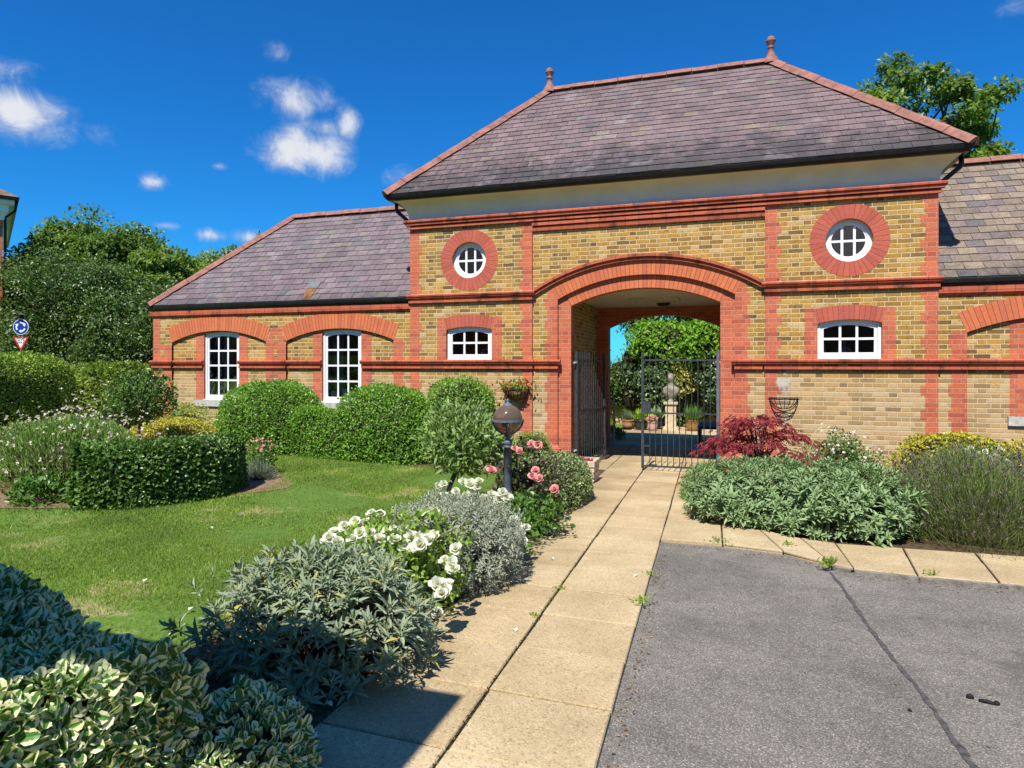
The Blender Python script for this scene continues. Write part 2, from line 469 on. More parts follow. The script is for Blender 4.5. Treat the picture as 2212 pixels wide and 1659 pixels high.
def voussoir(name, wcell, stops, joint, jw=.004, hj=False, dirt=.3):
    """single row of bricks along u (metres)"""
    m, t, b = mat(name, .85, .2)
    uv = t.add('ShaderNodeUVMap', uv_map='uv').outputs[0]
    sx = t.add('ShaderNodeSeparateXYZ', ins={0: uv})
    fine = t.noise(t.add('ShaderNodeTexCoord').outputs['Object'], 40.0, 4, .7)
    xs = t.m('ADD', t.m('DIVIDE', t.m('ADD', sx.outputs[0], 40.0), wcell), t.m('MULTIPLY', fine, .03))
    cell = t.m('FLOOR', xs); fx = t.m('SUBTRACT', xs, cell)
    dist = t.m('MULTIPLY', t.m('MINIMUM', fx, t.m('SUBTRACT', 1.0, fx)), wcell)
    face = t.step(dist, jw * .5 - .0015, jw * .5 + .002)
    wn = t.add('ShaderNodeTexWhiteNoise', noise_dimensions='1D', ins={'W': cell})
    col = t.ramp(wn.outputs[0], stops)
    col = t.mix(.6, col, t.mix(1.0, col, t.ramp(fine, [(.25, (.6, .6, .6)), (.75, (1.25, 1.2, 1.2))]), 'MULTIPLY'))
    blot = t.noise(t.add('ShaderNodeTexCoord').outputs['Object'], 5.0, 4, .65)
    col = t.mix(t.m('MULTIPLY', t.step(blot, .5, .72), dirt), col, (.07, .028, .022))
    t.put(b.inputs['Base Color'], t.mix(face, joint, col))
    bp = t.add('ShaderNodeBump', ins={'Strength': .6, 'Distance': .005, 'Height': face})
    t.put(b.inputs['Normal'], bp.outputs[0])
    return m
VOUS = voussoir('arch_voussoirs', .0745, [(0, (.56, .150, .07)), (.5, (.62, .18, .075)), (.93, (.66, .20, .08)), (1, (.54, .14, .082))], (.20, .075, .05), .007, dirt=.2)
VOUR = voussoir('oculus_voussoirs', .0745, [(0, (.45, .105, .07)), (.5, (.54, .135, .08)), (1, (.48, .115, .085))], (.22, .09, .065), .007, dirt=.15)
STRG = voussoir('moulded_red_brick', .225, [(0, (.42, .10, .06)), (.5, (.56, .145, .072)), (1, (.50, .12, .07))], (.17, .09, .06), .008, dirt=.85)

def slate(name, stops, moss=.6, zlo=4.86, zhi=6.2):
    m, t, b = mat(name, .55, .45)
    geo = t.add('ShaderNodeNewGeometry')
    obj = t.add('ShaderNodeTexCoord').outputs['Object']
    pos = geo.outputs['Position']
    col = t.ramp(geo.outputs['Random Per Island'], stops)
    fine = t.noise(obj, 30.0, 5, .7)
    col = t.mix(.85, col, t.mix(1.0, col, t.ramp(fine, [(.25, (.42, .42, .42)), (.75, (1.5, 1.48, 1.45))]), 'MULTIPLY'))
    big = t.noise(obj, .9, 4, .6)
    col = t.mix(1.0, col, t.ramp(t.noise(obj, 2.3, 5, .7), [(.3, (.72, .72, .72)), (.7, (1.22, 1.2, 1.2))]), 'MULTIPLY')
    z = t.add('ShaderNodeSeparateXYZ', ins={0: pos}).outputs[2]
    low = t.m('SUBTRACT', 1.0, t.step(z, zlo, zhi))
    mk = t.step(t.m('ADD', t.m('MULTIPLY', t.noise(obj, 3.2, 6, .75), .9), t.m('ADD', t.m('MULTIPLY', low, .5), t.m('MULTIPLY', big, .3))), .78, 1.12)
    col = t.mix(t.m('MULTIPLY', mk, moss), col, (.040, .036, .036))
    lich = t.step(t.noise(obj, 13.0, 5, .75), .66, .74)
    col = t.mix(t.m('MULTIPLY', lich, .5), col, (.36, .34, .30))
    streak = t.step(t.noise(obj, 1.6, 3, .6, .6), .60, .75)
    col = t.mix(t.m('MULTIPLY', streak, .4), col, (.34, .29, .30))
    t.put(b.inputs['Base Color'], col)
    bp = t.add('ShaderNodeBump', ins={'Strength': .35, 'Distance': .006, 'Height': fine})
    t.put(b.inputs['Normal'], bp.outputs[0])
    return m
SLATE = slate('purple_slate', [(0, (.150, .105, .105)), (.3, (.178, .124, .122)), (.6, (.205, .145, .14)), (.86, (.172, .122, .125)), (.92, (.125, .115, .118)), (.97, (.20, .16, .115)), (1, (.24, .19, .18))], .85)
SLATEL = slate('purple_slate_wing', [(0, (.145, .108, .115)), (.35, (.175, .132, .138)), (.7, (.20, .155, .158)), (.88, (.14, .13, .138)), (.96, (.19, .165, .13)), (1, (.23, .19, .185))], .5, 2.9, 3.5)
SLATER = slate('brown_slate_wing', [(0, (.17, .13, .10)), (.3, (.225, .17, .125)), (.6, (.26, .20, .14)), (.8, (.185, .14, .13)), (.92, (.13, .12, .115)), (1, (.29, .225, .16))], .8, 2.9, 3.5)
TERRA = plain('terracotta', (.31, .135, .10), .75, .25, .2, 7, bump=.3)
WHITE = plain('white_paint', (.84, .85, .86), .45, .4, .03, 5)
COVE = plain('cream_cove_paint', (.84, .79, .62), .6, .3, .05, 2.2)
BLACK = plain('black_paint', (.012, .012, .013), .4, .4, .3, 6)
IRON = plain('dark_grey_iron', (.045, .052, .062), .5, .45, .25, 12)
LAMPG = plain('blue_grey_paint', (.115, .14, .175), .5, .4, .2, 8, bump=.15)
STONE = plain('pale_stone', (.50, .48, .43), .85, .2, .12, 14, bump=.4)
SANDST = plain('sandstone', (.62, .52, .36), .9, .2, .18, 12, bump=.8)
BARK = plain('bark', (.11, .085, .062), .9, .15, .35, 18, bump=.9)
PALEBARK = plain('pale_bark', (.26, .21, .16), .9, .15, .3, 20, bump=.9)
TWIG_FILL = plain('twigs', (.040, .034, .022), .95, .1, .4, 25)  # colour of the dark fill added inside bushes and hedges
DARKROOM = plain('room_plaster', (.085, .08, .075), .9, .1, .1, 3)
SOFF = plain('soffit_paint', (.62, .58, .48), .8, .2, .06, 3)

def glass(name='window_glass', tint=(.80, .84, .86)):
    m, t, b = mat(name, .02)
    tr = t.add('ShaderNodeBsdfTransparent', ins={'Color': tint})
    gl = t.add('ShaderNodeBsdfGlossy', ins={'Color': (1, 1, 1), 'Roughness': .015})
    bp = t.add('ShaderNodeBump', ins={'Strength': .06, 'Distance': .02, 'Height': t.noise(t.add('ShaderNodeTexCoord').outputs['Object'], 6.0, 2, .5)})
    t.put(gl.inputs['Normal'], bp.outputs[0])
    fr = t.add('ShaderNodeFresnel', ins={'IOR': 1.5})
    mx = t.add('ShaderNodeMixShader', ins={0: t.m('ADD', fr.outputs[0], .03), 1: tr.outputs[0], 2: gl.outputs[0]})
    t.put(t.n['Material Output'].inputs[0], mx.outputs[0])
    return m
GLASS = glass()

def leafmat(name, stops, trans=.28, rough=.5, spec=.35, patch=.25, edge=None, edge_w=.3, rib=None, fsc=3.0):
    """leaf colour: varied from leaf to leaf, slow variation through the plant, light passing through"""
    m, t, b = mat(name, rough, spec)
    geo = t.add('ShaderNodeNewGeometry')
    obj = t.add('ShaderNodeTexCoord').outputs['Object']
    col = t.ramp(geo.outputs['Random Per Island'], stops)
    if patch:
        n = t.noise(obj, fsc, 3, .6)
        col = t.mix(1.0, col, t.ramp(n, [(.3, (1 - patch,) * 3), (.7, (1 + patch * .8, 1 + patch * .7, 1 + patch * .3))]), 'MULTIPLY')
    if edge or rib:
        uv = t.add('ShaderNodeUVMap', uv_map='uv').outputs[0]
        sx = t.add('ShaderNodeSeparateXYZ', ins={0: uv})
        across = t.m('ABSOLUTE', t.m('SUBTRACT', sx.outputs[0], .5))
        if edge:
            wob = t.noise(obj, 120.0, 2, .6)
            along = t.m('MULTIPLY', t.m('POWER', sx.outputs[1], 3.0), .16)
            rnd = t.m('MULTIPLY', t.m('SUBTRACT', geo.outputs['Random Per Island'], .5), .26)
            k = t.m('ADD', t.m('ADD', across, along), t.m('ADD', rnd, t.m('MULTIPLY', t.m('SUBTRACT', wob, .5), .28)))
            col = t.mix(t.step(k, edge_w - .015, edge_w + .015), col, edge)
        if rib:
            col = t.mix(t.m('MULTIPLY', t.m('SUBTRACT', 1.0, t.step(across, .03, .10)), .7), col, rib)
    t.put(b.inputs['Base Color'], col)
    tl = t.add('ShaderNodeBsdfTranslucent')
    t.put(tl.inputs['Color'], t.mix(1.0, col, (1.25, 1.35, .55), 'MULTIPLY'))
    mx = t.add('ShaderNodeMixShader', ins={0: trans, 1: b.outputs[0], 2: tl.outputs[0]})
    t.put(t.n['Material Output'].inputs[0], mx.outputs[0])
    return m
def gs(r_, g_, b_, v=.3):
    c = np.array((r_, g_, b_))
    return [(0, tuple(c * (1 - v))), (.5, tuple(c)), (.9, tuple(c * (1 + v * .8))), (1, tuple(np.minimum(c * (1 + v) + np.array((.03, .02, 0)), 1)))]
L_BOX = leafmat('privet_leaf', gs(.195, .37, .05), .35, .4, .5)
L_DARK = leafmat('dark_hedge_leaf', gs(.105, .20, .038), .22, .38, .55)
L_YEW = leafmat('yew_leaf', gs(.05, .10, .022), .2, .55, .3)
L_LIME = leafmat('lime_hedge_leaf', gs(.21, .33, .035), .14, .45, .35)
L_LAUREL = leafmat('laurel_leaf', gs(.22, .30, .05), .32, .3, .6)
L_GOLD = leafmat('golden_leaf', gs(.50, .46, .075, .2), .3, .5, .3)
L_GOLDV = leafmat('golden_variegated_leaf', gs(.16, .24, .03), .3, .4, .45, edge=(.66, .56, .05), edge_w=.16)
L_VAR = leafmat('variegated_leaf', gs(.10, .24, .045), .25, .45, .28, patch=.15, edge=(.80, .78, .50), edge_w=.25)
L_VARS = leafmat('small_variegated_leaf', gs(.13, .23, .06), .25, .4, .5, edge=(.55, .56, .32), edge_w=.30)
L_SAGE = leafmat('sage_leaf', [(0, (.17, .225, .145)), (.5, (.25, .315, .20)), (.93, (.34, .40, .26)), (.96, (.48, .42, .08)), (1, (.55, .47, .10))], .2, .75, .15, patch=.12, rib=(.36, .42, .30))
L_SAGEG = leafmat('green_sage_leaf', gs(.25, .36, .165, .22), .22, .75, .15, patch=.15, rib=(.36, .47, .30))
L_SILVER = leafmat('silver_leaf', gs(.37, .40, .31, .22), .15, .8, .12, patch=.12)
L_OLIVE = leafmat('willow_leaf', gs(.22, .335, .10), .28, .45, .4)
L_ROSE = leafmat('rose_leaf', gs(.10, .21, .035), .3, .4, .45)
L_ROSEB = leafmat('young_rose_leaf', gs(.22, .34, .05), .35, .4, .45)
L_ROSER = leafmat('bronze_rose_leaf', gs(.10, .10, .045, .4), .25, .4, .45)
L_MAPLE = leafmat('maple_leaf', gs(.40, .075, .10, .5), .35, .5, .3)
L_LAV = leafmat('lavender_stem', gs(.19, .26, .08, .45), .25, .8, .1)
L_LAVG = leafmat('grey_lavender_leaf', gs(.20, .25, .19, .3), .2, .8, .1)
L_LAVF = leafmat('faded_lavender_spike', gs(.20, .165, .155, .35), .15, .9, .05)
L_GAURA = leafmat('gaura_leaf', gs(.26, .40, .11), .3, .6, .25)
L_TREE = leafmat('tree_leaf', gs(.145, .24, .042, .4), .38, .4, .45, patch=.3, fsc=.6)
L_TREE2 = leafmat('hawthorn_leaf', gs(.088, .155, .034, .45), .3, .4, .5, patch=.3, fsc=.7)
L_TREE3 = leafmat('plane_leaf', gs(.17, .26, .045, .35), .38, .4, .4, patch=.3, fsc=.6)
L_IVY = leafmat('ivy_leaf', gs(.10, .18, .06), .25, .35, .5, edge=(.40, .42, .25), edge_w=.42)
L_IVYY = leafmat('yellow_ivy_leaf', gs(.46, .46, .12), .3, .4, .4)
L_WIST = leafmat('wisteria_leaf', gs(.22, .42, .035), .42, .4, .45)
L_STRAP = leafmat('strap_leaf', gs(.12, .27, .05), .3, .4, .45)
L_PHOR = leafmat('flax_leaf', gs(.36, .15, .09, .25), .25, .4, .4, patch=0)
L_GRASS = leafmat('grass_blade', [(0, (.12, .20, .026)), (.45, (.19, .30, .038)), (.82, (.25, .375, .06)), (.92, (.34, .33, .11)), (1, (.46, .40, .20))], .3, .6, .2, patch=.35, fsc=1.1)
L_HOSTA = leafmat('hosta_leaf', gs(.30, .43, .06), .3, .4, .4)
P_WHITE = leafmat('white_petal', [(0, (.68, .67, .60)), (1, (.80, .80, .77))], .3, .6, .2, patch=0)
P_PINK = leafmat('pink_petal', [(0, (.70, .25, .30)), (.6, (.80, .40, .41)), (1, (.84, .55, .50))], .3, .6, .2, patch=0)
P_BLUSH = leafmat('blush_petal', [(0, (.76, .62, .56)), (1, (.86, .82, .76))], .3, .6, .2, patch=0)
P_YEL = leafmat('yellow_petal', [(0, (.62, .52, .06)), (1, (.75, .66, .16))], .3, .6, .2, patch=0)
P_RED = leafmat('red_petal', [(0, (.30, .015, .02)), (1, (.55, .04, .06))], .25, .6, .2, patch=0)
P_STAM = plain('stamens', (.62, .42, .08), .8, .1, .2, 60)

# ground materials
def groundmat(name, kind):
    m, t, b = mat(name, .95, .12)
    obj = t.add('ShaderNodeTexCoord').outputs['Object']
    if kind == 'lawn':
        a = t.noise(obj, 1.1, 4, .6); c = t.noise(obj, 26.0, 5, .75); e = t.noise(obj, .55, 5, .65)
        col = t.ramp(c, [(.25, (.05, .085, .018)), (.5, (.10, .18, .03)), (.75, (.16, .25, .05))])
        col = t.mix(t.step(a, .56, .70), col, t.ramp(c, [(.3, (.20, .16, .08)), (.7, (.42, .34, .20))]))
        t.put(b.inputs['Base Color'], t.mix(1.0, col, t.ramp(e, [(.35, (.85, .85, .85)), (.65, (1.1, 1.1, 1.1))]), 'MULTIPLY'))
    elif kind == 'soil':
        c = t.noise(obj, 20.0, 6, .75); v = t.noise(obj, 70.0, 3, .7)
        col = t.ramp(c, [(.3, (.055, .036, .022)), (.55, (.14, .095, .058)), (.75, (.27, .19, .12))])
        t.put(b.inputs['Base Color'], col)
        bp = t.add('ShaderNodeBump', ins={'Strength': 1.0, 'Distance': .03, 'Height': t.m('ADD', c, t.m('MULTIPLY', v, .4))})
        t.put(b.inputs['Normal'], bp.outputs[0])
    elif kind == 'bark':
        c = t.noise(obj, 34.0, 6, .75); v = t.noise(obj, 5.0, 3, .7)
        col = t.ramp(c, [(.3, (.12, .08, .05)), (.5, (.30, .20, .125)), (.72, (.46, .34, .22))])
        t.put(b.inputs['Base Color'], col)
        bp = t.add('ShaderNodeBump', ins={'Strength': 1.0, 'Distance': .03, 'Height': c})
        t.put(b.inputs['Normal'], bp.outputs[0])
    elif kind == 'asphalt':
        vo = t.add('ShaderNodeTexVoronoi', ins={'Scale': 150.0, 'Vector': obj}, feature='F1')
        vc = t.add('ShaderNodeSeparateColor', ins={0: vo.outputs['Color']})
        big = t.noise(obj, 1.0, 5, .65); mid = t.noise(obj, 7.0, 5, .7)
        chip = t.ramp(vc.outputs[0], [(0, (.14, .127, .108)), (.3, (.20, .182, .156)), (.7, (.262, .238, .204)), (.93, (.33, .30, .258)), (1, (.50, .455, .39))])
        gap = t.m('MULTIPLY', t.step(vo.outputs['Distance'], .42, .75), .8)
        col = t.mix(gap, chip, (.11, .102, .092))
        col = t.mix(1.0, col, t.ramp(big, [(.3, (.68, .68, .69)), (.7, (1.15, 1.14, 1.12))]), 'MULTIPLY')
        col = t.mix(1.0, col, t.ramp(mid, [(.3, (.84, .84, .84)), (.7, (1.1, 1.1, 1.1))]), 'MULTIPLY')
        st = t.step(t.noise(obj, .8, 5, .65, .5), .57, .70)
        col = t.mix(t.m('MULTIPLY', st, .62), col, (.085, .078, .058))
        t.put(b.inputs['Base Color'], col)
        bp = t.add('ShaderNodeBump', ins={'Strength': .5, 'Distance': .004, 'Height': t.m('SUBTRACT', 1.0, vo.outputs['Distance'])})
        t.put(b.inputs['Normal'], bp.outputs[0])
    elif kind == 'slab':
        geo = t.add('ShaderNodeNewGeometry')
        vo = t.add('ShaderNodeTexVoronoi', ins={'Scale': 120.0, 'Vector': obj}, feature='F1')
        vc = t.add('ShaderNodeSeparateColor', ins={0: vo.outputs['Color']})
        big = t.noise(obj, 1.6, 5, .65); fine = t.noise(obj, 45.0, 4, .7)
        col = t.ramp(geo.outputs['Random Per Island'], [(0, (.44, .335, .195)), (.5, (.50, .39, .23)), (1, (.54, .43, .265))])
        col = t.mix(1.0, col, t.ramp(vc.outputs[0], [(0, (.62, .60, .58)), (.14, (.88, .86, .84)), (.5, (1, 1, 1)), (.9, (1.08, 1.06, 1.02)), (1, (1.3, 1.3, 1.3))]), 'MULTIPLY')
        col = t.mix(1.0, col, t.ramp(big, [(.3, (.76, .74, .70)), (.65, (1.05, 1.05, 1.05))]), 'MULTIPLY')
        sp = t.add('ShaderNodeSeparateXYZ', ins={0: geo.outputs['Position']})
        damp = t.m('MULTIPLY', t.m('SUBTRACT', 1.0, t.step(t.m('ADD', sp.outputs[0], t.m('MULTIPLY', big, .7)), -1.45, -.85)), t.step(fine, .3, .6))
        col = t.mix(t.m('MULTIPLY', damp, .45), col, (.14, .11, .07))
        t.put(b.inputs['Base Color'], col)
        bp = t.add('ShaderNodeBump', ins={'Strength': .45, 'Distance': .004, 'Height': t.m('SUBTRACT', 1.0, vo.outputs['Distance'])})
        t.put(b.inputs['Normal'], bp.outputs[0])
    return m
M_LAWN, M_SOIL, M_BARKCHIP, M_ASPH, M_SLAB = (groundmat('m_' + k, k) for k in ('lawn', 'soil', 'bark', 'asphalt', 'slab'))
M_JOINT = plain('joint_dirt', (.035, .028, .018), .95, .1, .4, 30)
M_TAR = plain('tar', (.085, .08, .075), .8, .3, .3, 30)

# ------------------------------------------------------------------ the gatehouse and its two wings
WF = F + .08                                          # front of the wings
CX = -1.245                                           # middle of the archway
ZB = -.45
def arched(x0, x1, z0, zs, rise, n=10):
    """outline with a shallow arched head, springing at zs"""
    h = (x1 - x0) / 2; r = (h * h + rise * rise) / (2 * rise); a = math.asin(h / r)
    return [(x0, z0), (x1, z0)] + arc((x0 + x1) / 2, zs + rise - r, r, a, -a, n)
def inset(x0, x1, z0, zs, rise, d): return arched(x0 + d, x1 - d, z0 + d, zs - d * .9, rise)

def window(parent, x0, x1, z0, zs, rise, y, cols, rows, fr=.075, bar_w=.032, sill=None, pane_label=None):
    """white timber sash with glazing bars; returns the window, its pane is a sub-part"""
    mb = MB()
    slab(mb, arched(x0, x1, z0, zs, rise), [inset(x0, x1, z0, zs, rise, fr * .55)], y, y + .07)
    i = fr * .55 + .003
    slab(mb, inset(x0, x1, z0, zs, rise, i), [inset(x0, x1, z0, zs, rise, fr * 1.12)], y + .012, y + .055)
    a0, a1, b0, b1 = x0 + fr * 1.1, x1 - fr * 1.1, z0 + fr * 1.1, zs + rise - fr
    for k in range(1, cols):
        x = a0 + (a1 - a0) * k / cols
        mb.box(x - bar_w / 2, x + bar_w / 2, y + .022, y + .05, b0 - .005, b1 + (rise * .2 if k * 2 == cols else -.006))
    for k in range(1, rows):
        z = b0 + (b1 - b0) * k / rows
        for c in range(cols):
            xa = a0 + (a1 - a0) * c / cols + (bar_w / 2 - .001 if c else -.004); xb = a0 + (a1 - a0) * (c + 1) / cols - (bar_w / 2 - .001 if c < cols - 1 else -.004)
            mb.box(xa, xb, y + .024, y + .048, z - bar_w / 2, z + bar_w / 2)
    mb.box(x0 - .02, x1 + .02, y - .035, y + .02, z0 - .035, z0 + .002)
    o = mb.build('window', WHITE, parent)
    p = MB(); slab(p, inset(x0, x1, z0, zs, rise, fr * .8), [], y + .036, y + .040)
    p.build('pane', GLASS, o)
    if sill:
        s_ = MB(); s_.box(sill[0], sill[1], sill[4], y + .06, sill[2], sill[3]); s_.build('sill', STONE, o, bevel=.006)
    return o

def round_window(parent, cx, cz, y):
    mb = MB()
    ring(mb, cx, cz, .27, .335, 0, 2 * math.pi, y, y + .08, 40)
    ring(mb, cx, cz, .243, .272, 0, 2 * math.pi, y + .014, y + .06, 40)
    for s_ in (-1, 1):
        x = cx + s_ * .088; h = math.sqrt(.25 ** 2 - .088 ** 2)
        mb.box(x - .019, x + .019, y + .018, y + .05, cz - h, cz + h)
    for xa, xb in ((-.25, -.106), (-.07, .07), (.106, .25)): mb.box(cx + xa, cx + xb, y + .02, y + .048, cz - .018, cz + .018)
    for f in range(len(mb.uv)): mb.uv[f] = None
    o = mb.build('round_window', WHITE, parent)
    p = MB(); slab(p, arc(cx, cz, .265, 0, 2 * math.pi - .12, 40), [], y + .034, y + .038); p.build('pane', GLASS, o)

def quoin(mb, x_edge, w0, w1, z0, z1, y, side, per=3):
    """toothed red brick strip: straight edge at x_edge, the other edge steps between widths w0 and w1 every few courses"""
    z = z0; k = 0
    while z < z1 - .01:
        zt = min(z + COURSE * (2 if k % 2 else per), z1)
        wd = w1 if k % 2 else w0
        mb.box(min(x_edge, x_edge + side * wd), max(x_edge, x_edge + side * wd), y, y + .03, z, zt); z = zt; k += 1

LIP = [(.0, 1.70), (-.045, 1.705), (-.062, 1.715), (-.062, 1.735), (-.078, 1.742), (-.082, 1.765), (-.07, 1.778), (.0, 1.785)]
LOW = [(.0, 1.622), (-.05, 1.622), (-.05, 1.664), (.0, 1.664)]
def course_at(mb, x0, x1, y, dz=0.0, ret=.05):
    prof(mb, [(y + a, z + dz) for a, z in LIP], x0 - ret, x1 + ret)
    prof(mb, [(y + a, z + dz) for a, z in LOW], x0 - .012, x1 + .012)

def slates(mb, org, ex, es, nrm, L, S, cl, cr, rng, ew=.255, eh=.178):
    """individual slates on a roof plane; cl(s), cr(s) give the left and right ends at slope distance s"""
    org, ex, es, nrm = (Vector(v) for v in (org, ex, es, nrm))
    rows = int(math.ceil(S / eh))
    for i in range(rows):
        s0, s1 = i * eh, min((i + 1) * eh + .03, S)
        off = (i % 2) * ew / 2 + rng.uniform(-.012, .012)
        k0 = int(math.floor((cl(s0) - off) / ew)) - 1
        x = k0 * ew + off
        while x < cr(s0):
            xa, xb = x + .003, x + ew - .003 + rng.uniform(-.004, .0); x += ew
            def clip(v, s_): return min(max(v, cl(s_)), cr(s_))
            a0, b0, a1, b1 = clip(xa, s0), clip(xb, s0), clip(xa, s1), clip(xb, s1)
            if b0 - a0 < .02: continue
            j = rng.uniform(-.006, .006); h0 = .020 + rng.uniform(-.002, .0035); t = rng.uniform(-.0015, .0015)
            P = lambda u, s_, h: org + ex * u + es * s_ + nrm * h
            q = [P(a0, s0 + j, h0 + t), P(b0, s0 + j, h0 - t), P(b1, s1, .006), P(a1, s1, .006)]
            i0 = len(mb.v)
            mb.v += [tuple(v) for v in q] + [tuple(P(a0, s0 + j, .001)), tuple(P(b0, s0 + j, .001))]
            for f in ((0, 1, 2, 3), (4, 5, 1, 0), (4, 0, 3), (5, 2, 1)):
                mb.f.append(tuple(i0 + q_ for q_ in f)); mb.uv.append(None); mb.mi.append(0)

def capping(mb, a, b, seg=.46, wid=.125, rise=.055, drop=.05):
    """a line of terracotta ridge tiles between two points"""
    a, b = Vector(a), Vector(b); t = (b - a); L = t.length; t /= L
    side = t.cross(Vector((0, 0, 1))).normalized(); up = side.cross(t)
    cs = [(-wid, -drop), (-wid * .55, rise * .55), (-.03, rise), (.03, rise), (wid * .55, rise * .55), (wid, -drop)]
    n = max(1, round(L / seg))
    for i in range(n):
        p0 = a + t * (L * i / n); p1 = a + t * (L * (i + 1) / n - .008)
        k = .006 if i % 2 else 0
        r0 = [p0 + side * x + up * (z + k) for x, z in cs]; r1 = [p1 + side * x + up * (z + k) for x, z in cs]
        for j in range(len(cs) - 1): mb.face([r0[j], r0[j + 1], r1[j + 1], r1[j]])
        mb.face(r0[::-1]); mb.face(r1)
        mb.face([r0[0], r1[0], r1[-1], r0[-1]])

GUT = [(.005, .0), (.005, .105), (-.012, .11), (-.105, .11), (-.118, .10), (-.118, .085), (-.105, .04), (-.06, .0)]   # (towards the wall +, z)

# --- gatehouse
gh = thing('gatehouse', 'tall central brick gatehouse with hipped slate roof, white cove and big red brick archway', 'building', (CX, F, g(F)))
GX0, GX1 = -5.61, 3.12
ZC = 4.42                                              # top of the brickwork
SPAN = 1.26
def panel_bay(x0, x1, wx, wh):
    mb = MB()
    circ = arc(wx, 3.63, .335, 0, 2 * math.pi - .13, 44)
    slab(mb, [(x0, ZB), (x1, ZB), (x1, ZC), (x0, ZC)], [circ, arched(wx - .45, wx + .45, 1.79, 2.345, .055)], F, F + .33)
    return mb.build('wall', YEL, gh)
panel_bay(GX0, -3.19, -4.41, 0); panel_bay(.70, GX1, 1.92, 0)
# central panel set 40 mm back; the inner order of the arch 100 mm back
def arch_line(cz, r, half, n, xb=None):
    a = math.asin(half / r); return arc(CX, cz, r, a, -a, n)
mb = MB()
slab(mb, [(-3.19, ZB), (-3.19, ZC), (.70, ZC), (.70, ZB), (CX + 1.49, ZB)] + arch_line(.15, 3.09, 1.49, 22) + [(CX - 1.49, ZB)], [], F + .04, F + .33)
mb.build('wall', YEL, gh)
mb = MB()
slab(mb, [(CX - 1.6, ZB), (CX - 1.6, 2.93)] + arch_line(.05, 3.26, 1.45, 22)[::-1] + [(CX + 1.6, 2.93), (CX + 1.6, ZB), (CX + SPAN, ZB), (CX + SPAN, 2.74)]
     + arch_line(.05, 2.97, SPAN, 22)[1:-1] + [(CX - SPAN, 2.74), (CX - SPAN, ZB)], [], F + .10, F + .325)
mb.build('arch_pier', REDB, gh)
mb = MB(); a = math.asin(1.49 / 3.09); ring(mb, CX, .15, 3.085, 3.35, -a, a, F + .034, F + .2, 28); mb.build('arch_ring', VOUS, gh)
mb = MB(); a = math.asin(SPAN / 2.97); ring(mb, CX, .05, 2.966, 3.19, -a, a, F + .094, F + .33, 28); mb.build('arch_ring', VOUS, gh)
mb = MB(); a = math.asin(1.94 / 3.70)
ring(mb, CX, -.12, 3.655, 3.70, -a, a, F - .045, F + .06, 32); ring(mb, CX, -.12, 3.60, 3.655, -a, a, F - .012, F + .06, 32)
mb.build('arch_hood', STRG, gh)
# toothed red quoins and pilasters
mb = MB()
for xe, sd, y, w0, w1, z1 in ((GX0, 1, F - .003, .19, .24, 4.28), (-3.19, -1, F - .003, .18, .245, 4.28), (.70, 1, F - .003, .18, .245, 4.28), (GX1, -1, F - .003, .17, .235, 4.28)):
    mb = MB(); quoin(mb, xe, w0, w1, ZB, z1, y, sd); mb.build('quoin', REDB, gh)
for s_ in (-1, 1):
    mb = MB(); xi = CX + s_ * 1.49
    quoin(mb, xi, .19, .235, ZB, 2.86, F + .037, s_)
    # skewback triangle above the springing
    slab(mb, [(xi, 2.86), (xi + s_ * .185, 2.86), (xi + s_ * .185, 3.02), (xi + s_ * .125, 3.09)], [], F + .037, F + .06)
    mb.box(min(xi - s_ * .05, xi + s_ * .25), max(xi - s_ * .05, xi + s_ * .25), F - .012, F + .2, ZB, .20)
    mb.face([(xi - s_ * .05, F - .012, .20), (xi + s_ * .25, F - .012, .20), (xi + s_ * .25, F + .037, .275), (xi - s_ * .0, F + .037, .275)])
    mb.build('quoin', REDB, gh)
# string courses
for a_ in ((GX0, -3.19, F, 1.235, .055), (.70, GX1, F, 1.235, .055), (GX0, -3.19, F, 0, .04), (-3.14, -2.735, F + .04, .0, .06), (.70, GX1, F, 0, .04), (.245, .65, F + .04, 0, .06)):
    mb = MB(); course_at(mb, *a_); mb.build('string_course', STRG, gh)
# cornice: three moulded courses right across, two more in the middle
mb = MB()
prof(mb, [(F + .002, 4.365), (F - .08, 4.368), (F - .11, 4.38), (F - .112, 4.405), (F - .10, 4.42), (F + .002, 4.427)], GX0 - .10, GX1 + .10)
prof(mb, [(F + .002, 4.325), (F - .082, 4.325), (F - .088, 4.3645), (F + .002, 4.3645)], GX0 - .07, GX1 + .07)
prof(mb, [(F + .002, 4.255), (F - .055, 4.255), (F - .055, 4.302), (F + .002, 4.302)], GX0 - .03, GX1 + .03)
prof(mb, [(F + .042, 4.175), (F - .035, 4.175), (F - .035, 4.232), (F + .042, 4.232)], -3.19, .70)
prof(mb, [(F + .042, 4.085), (F - .0, 4.085), (F - .012, 4.155), (F + .042, 4.155)], -3.19, .70)
mb.build('cornice', STRG, gh)
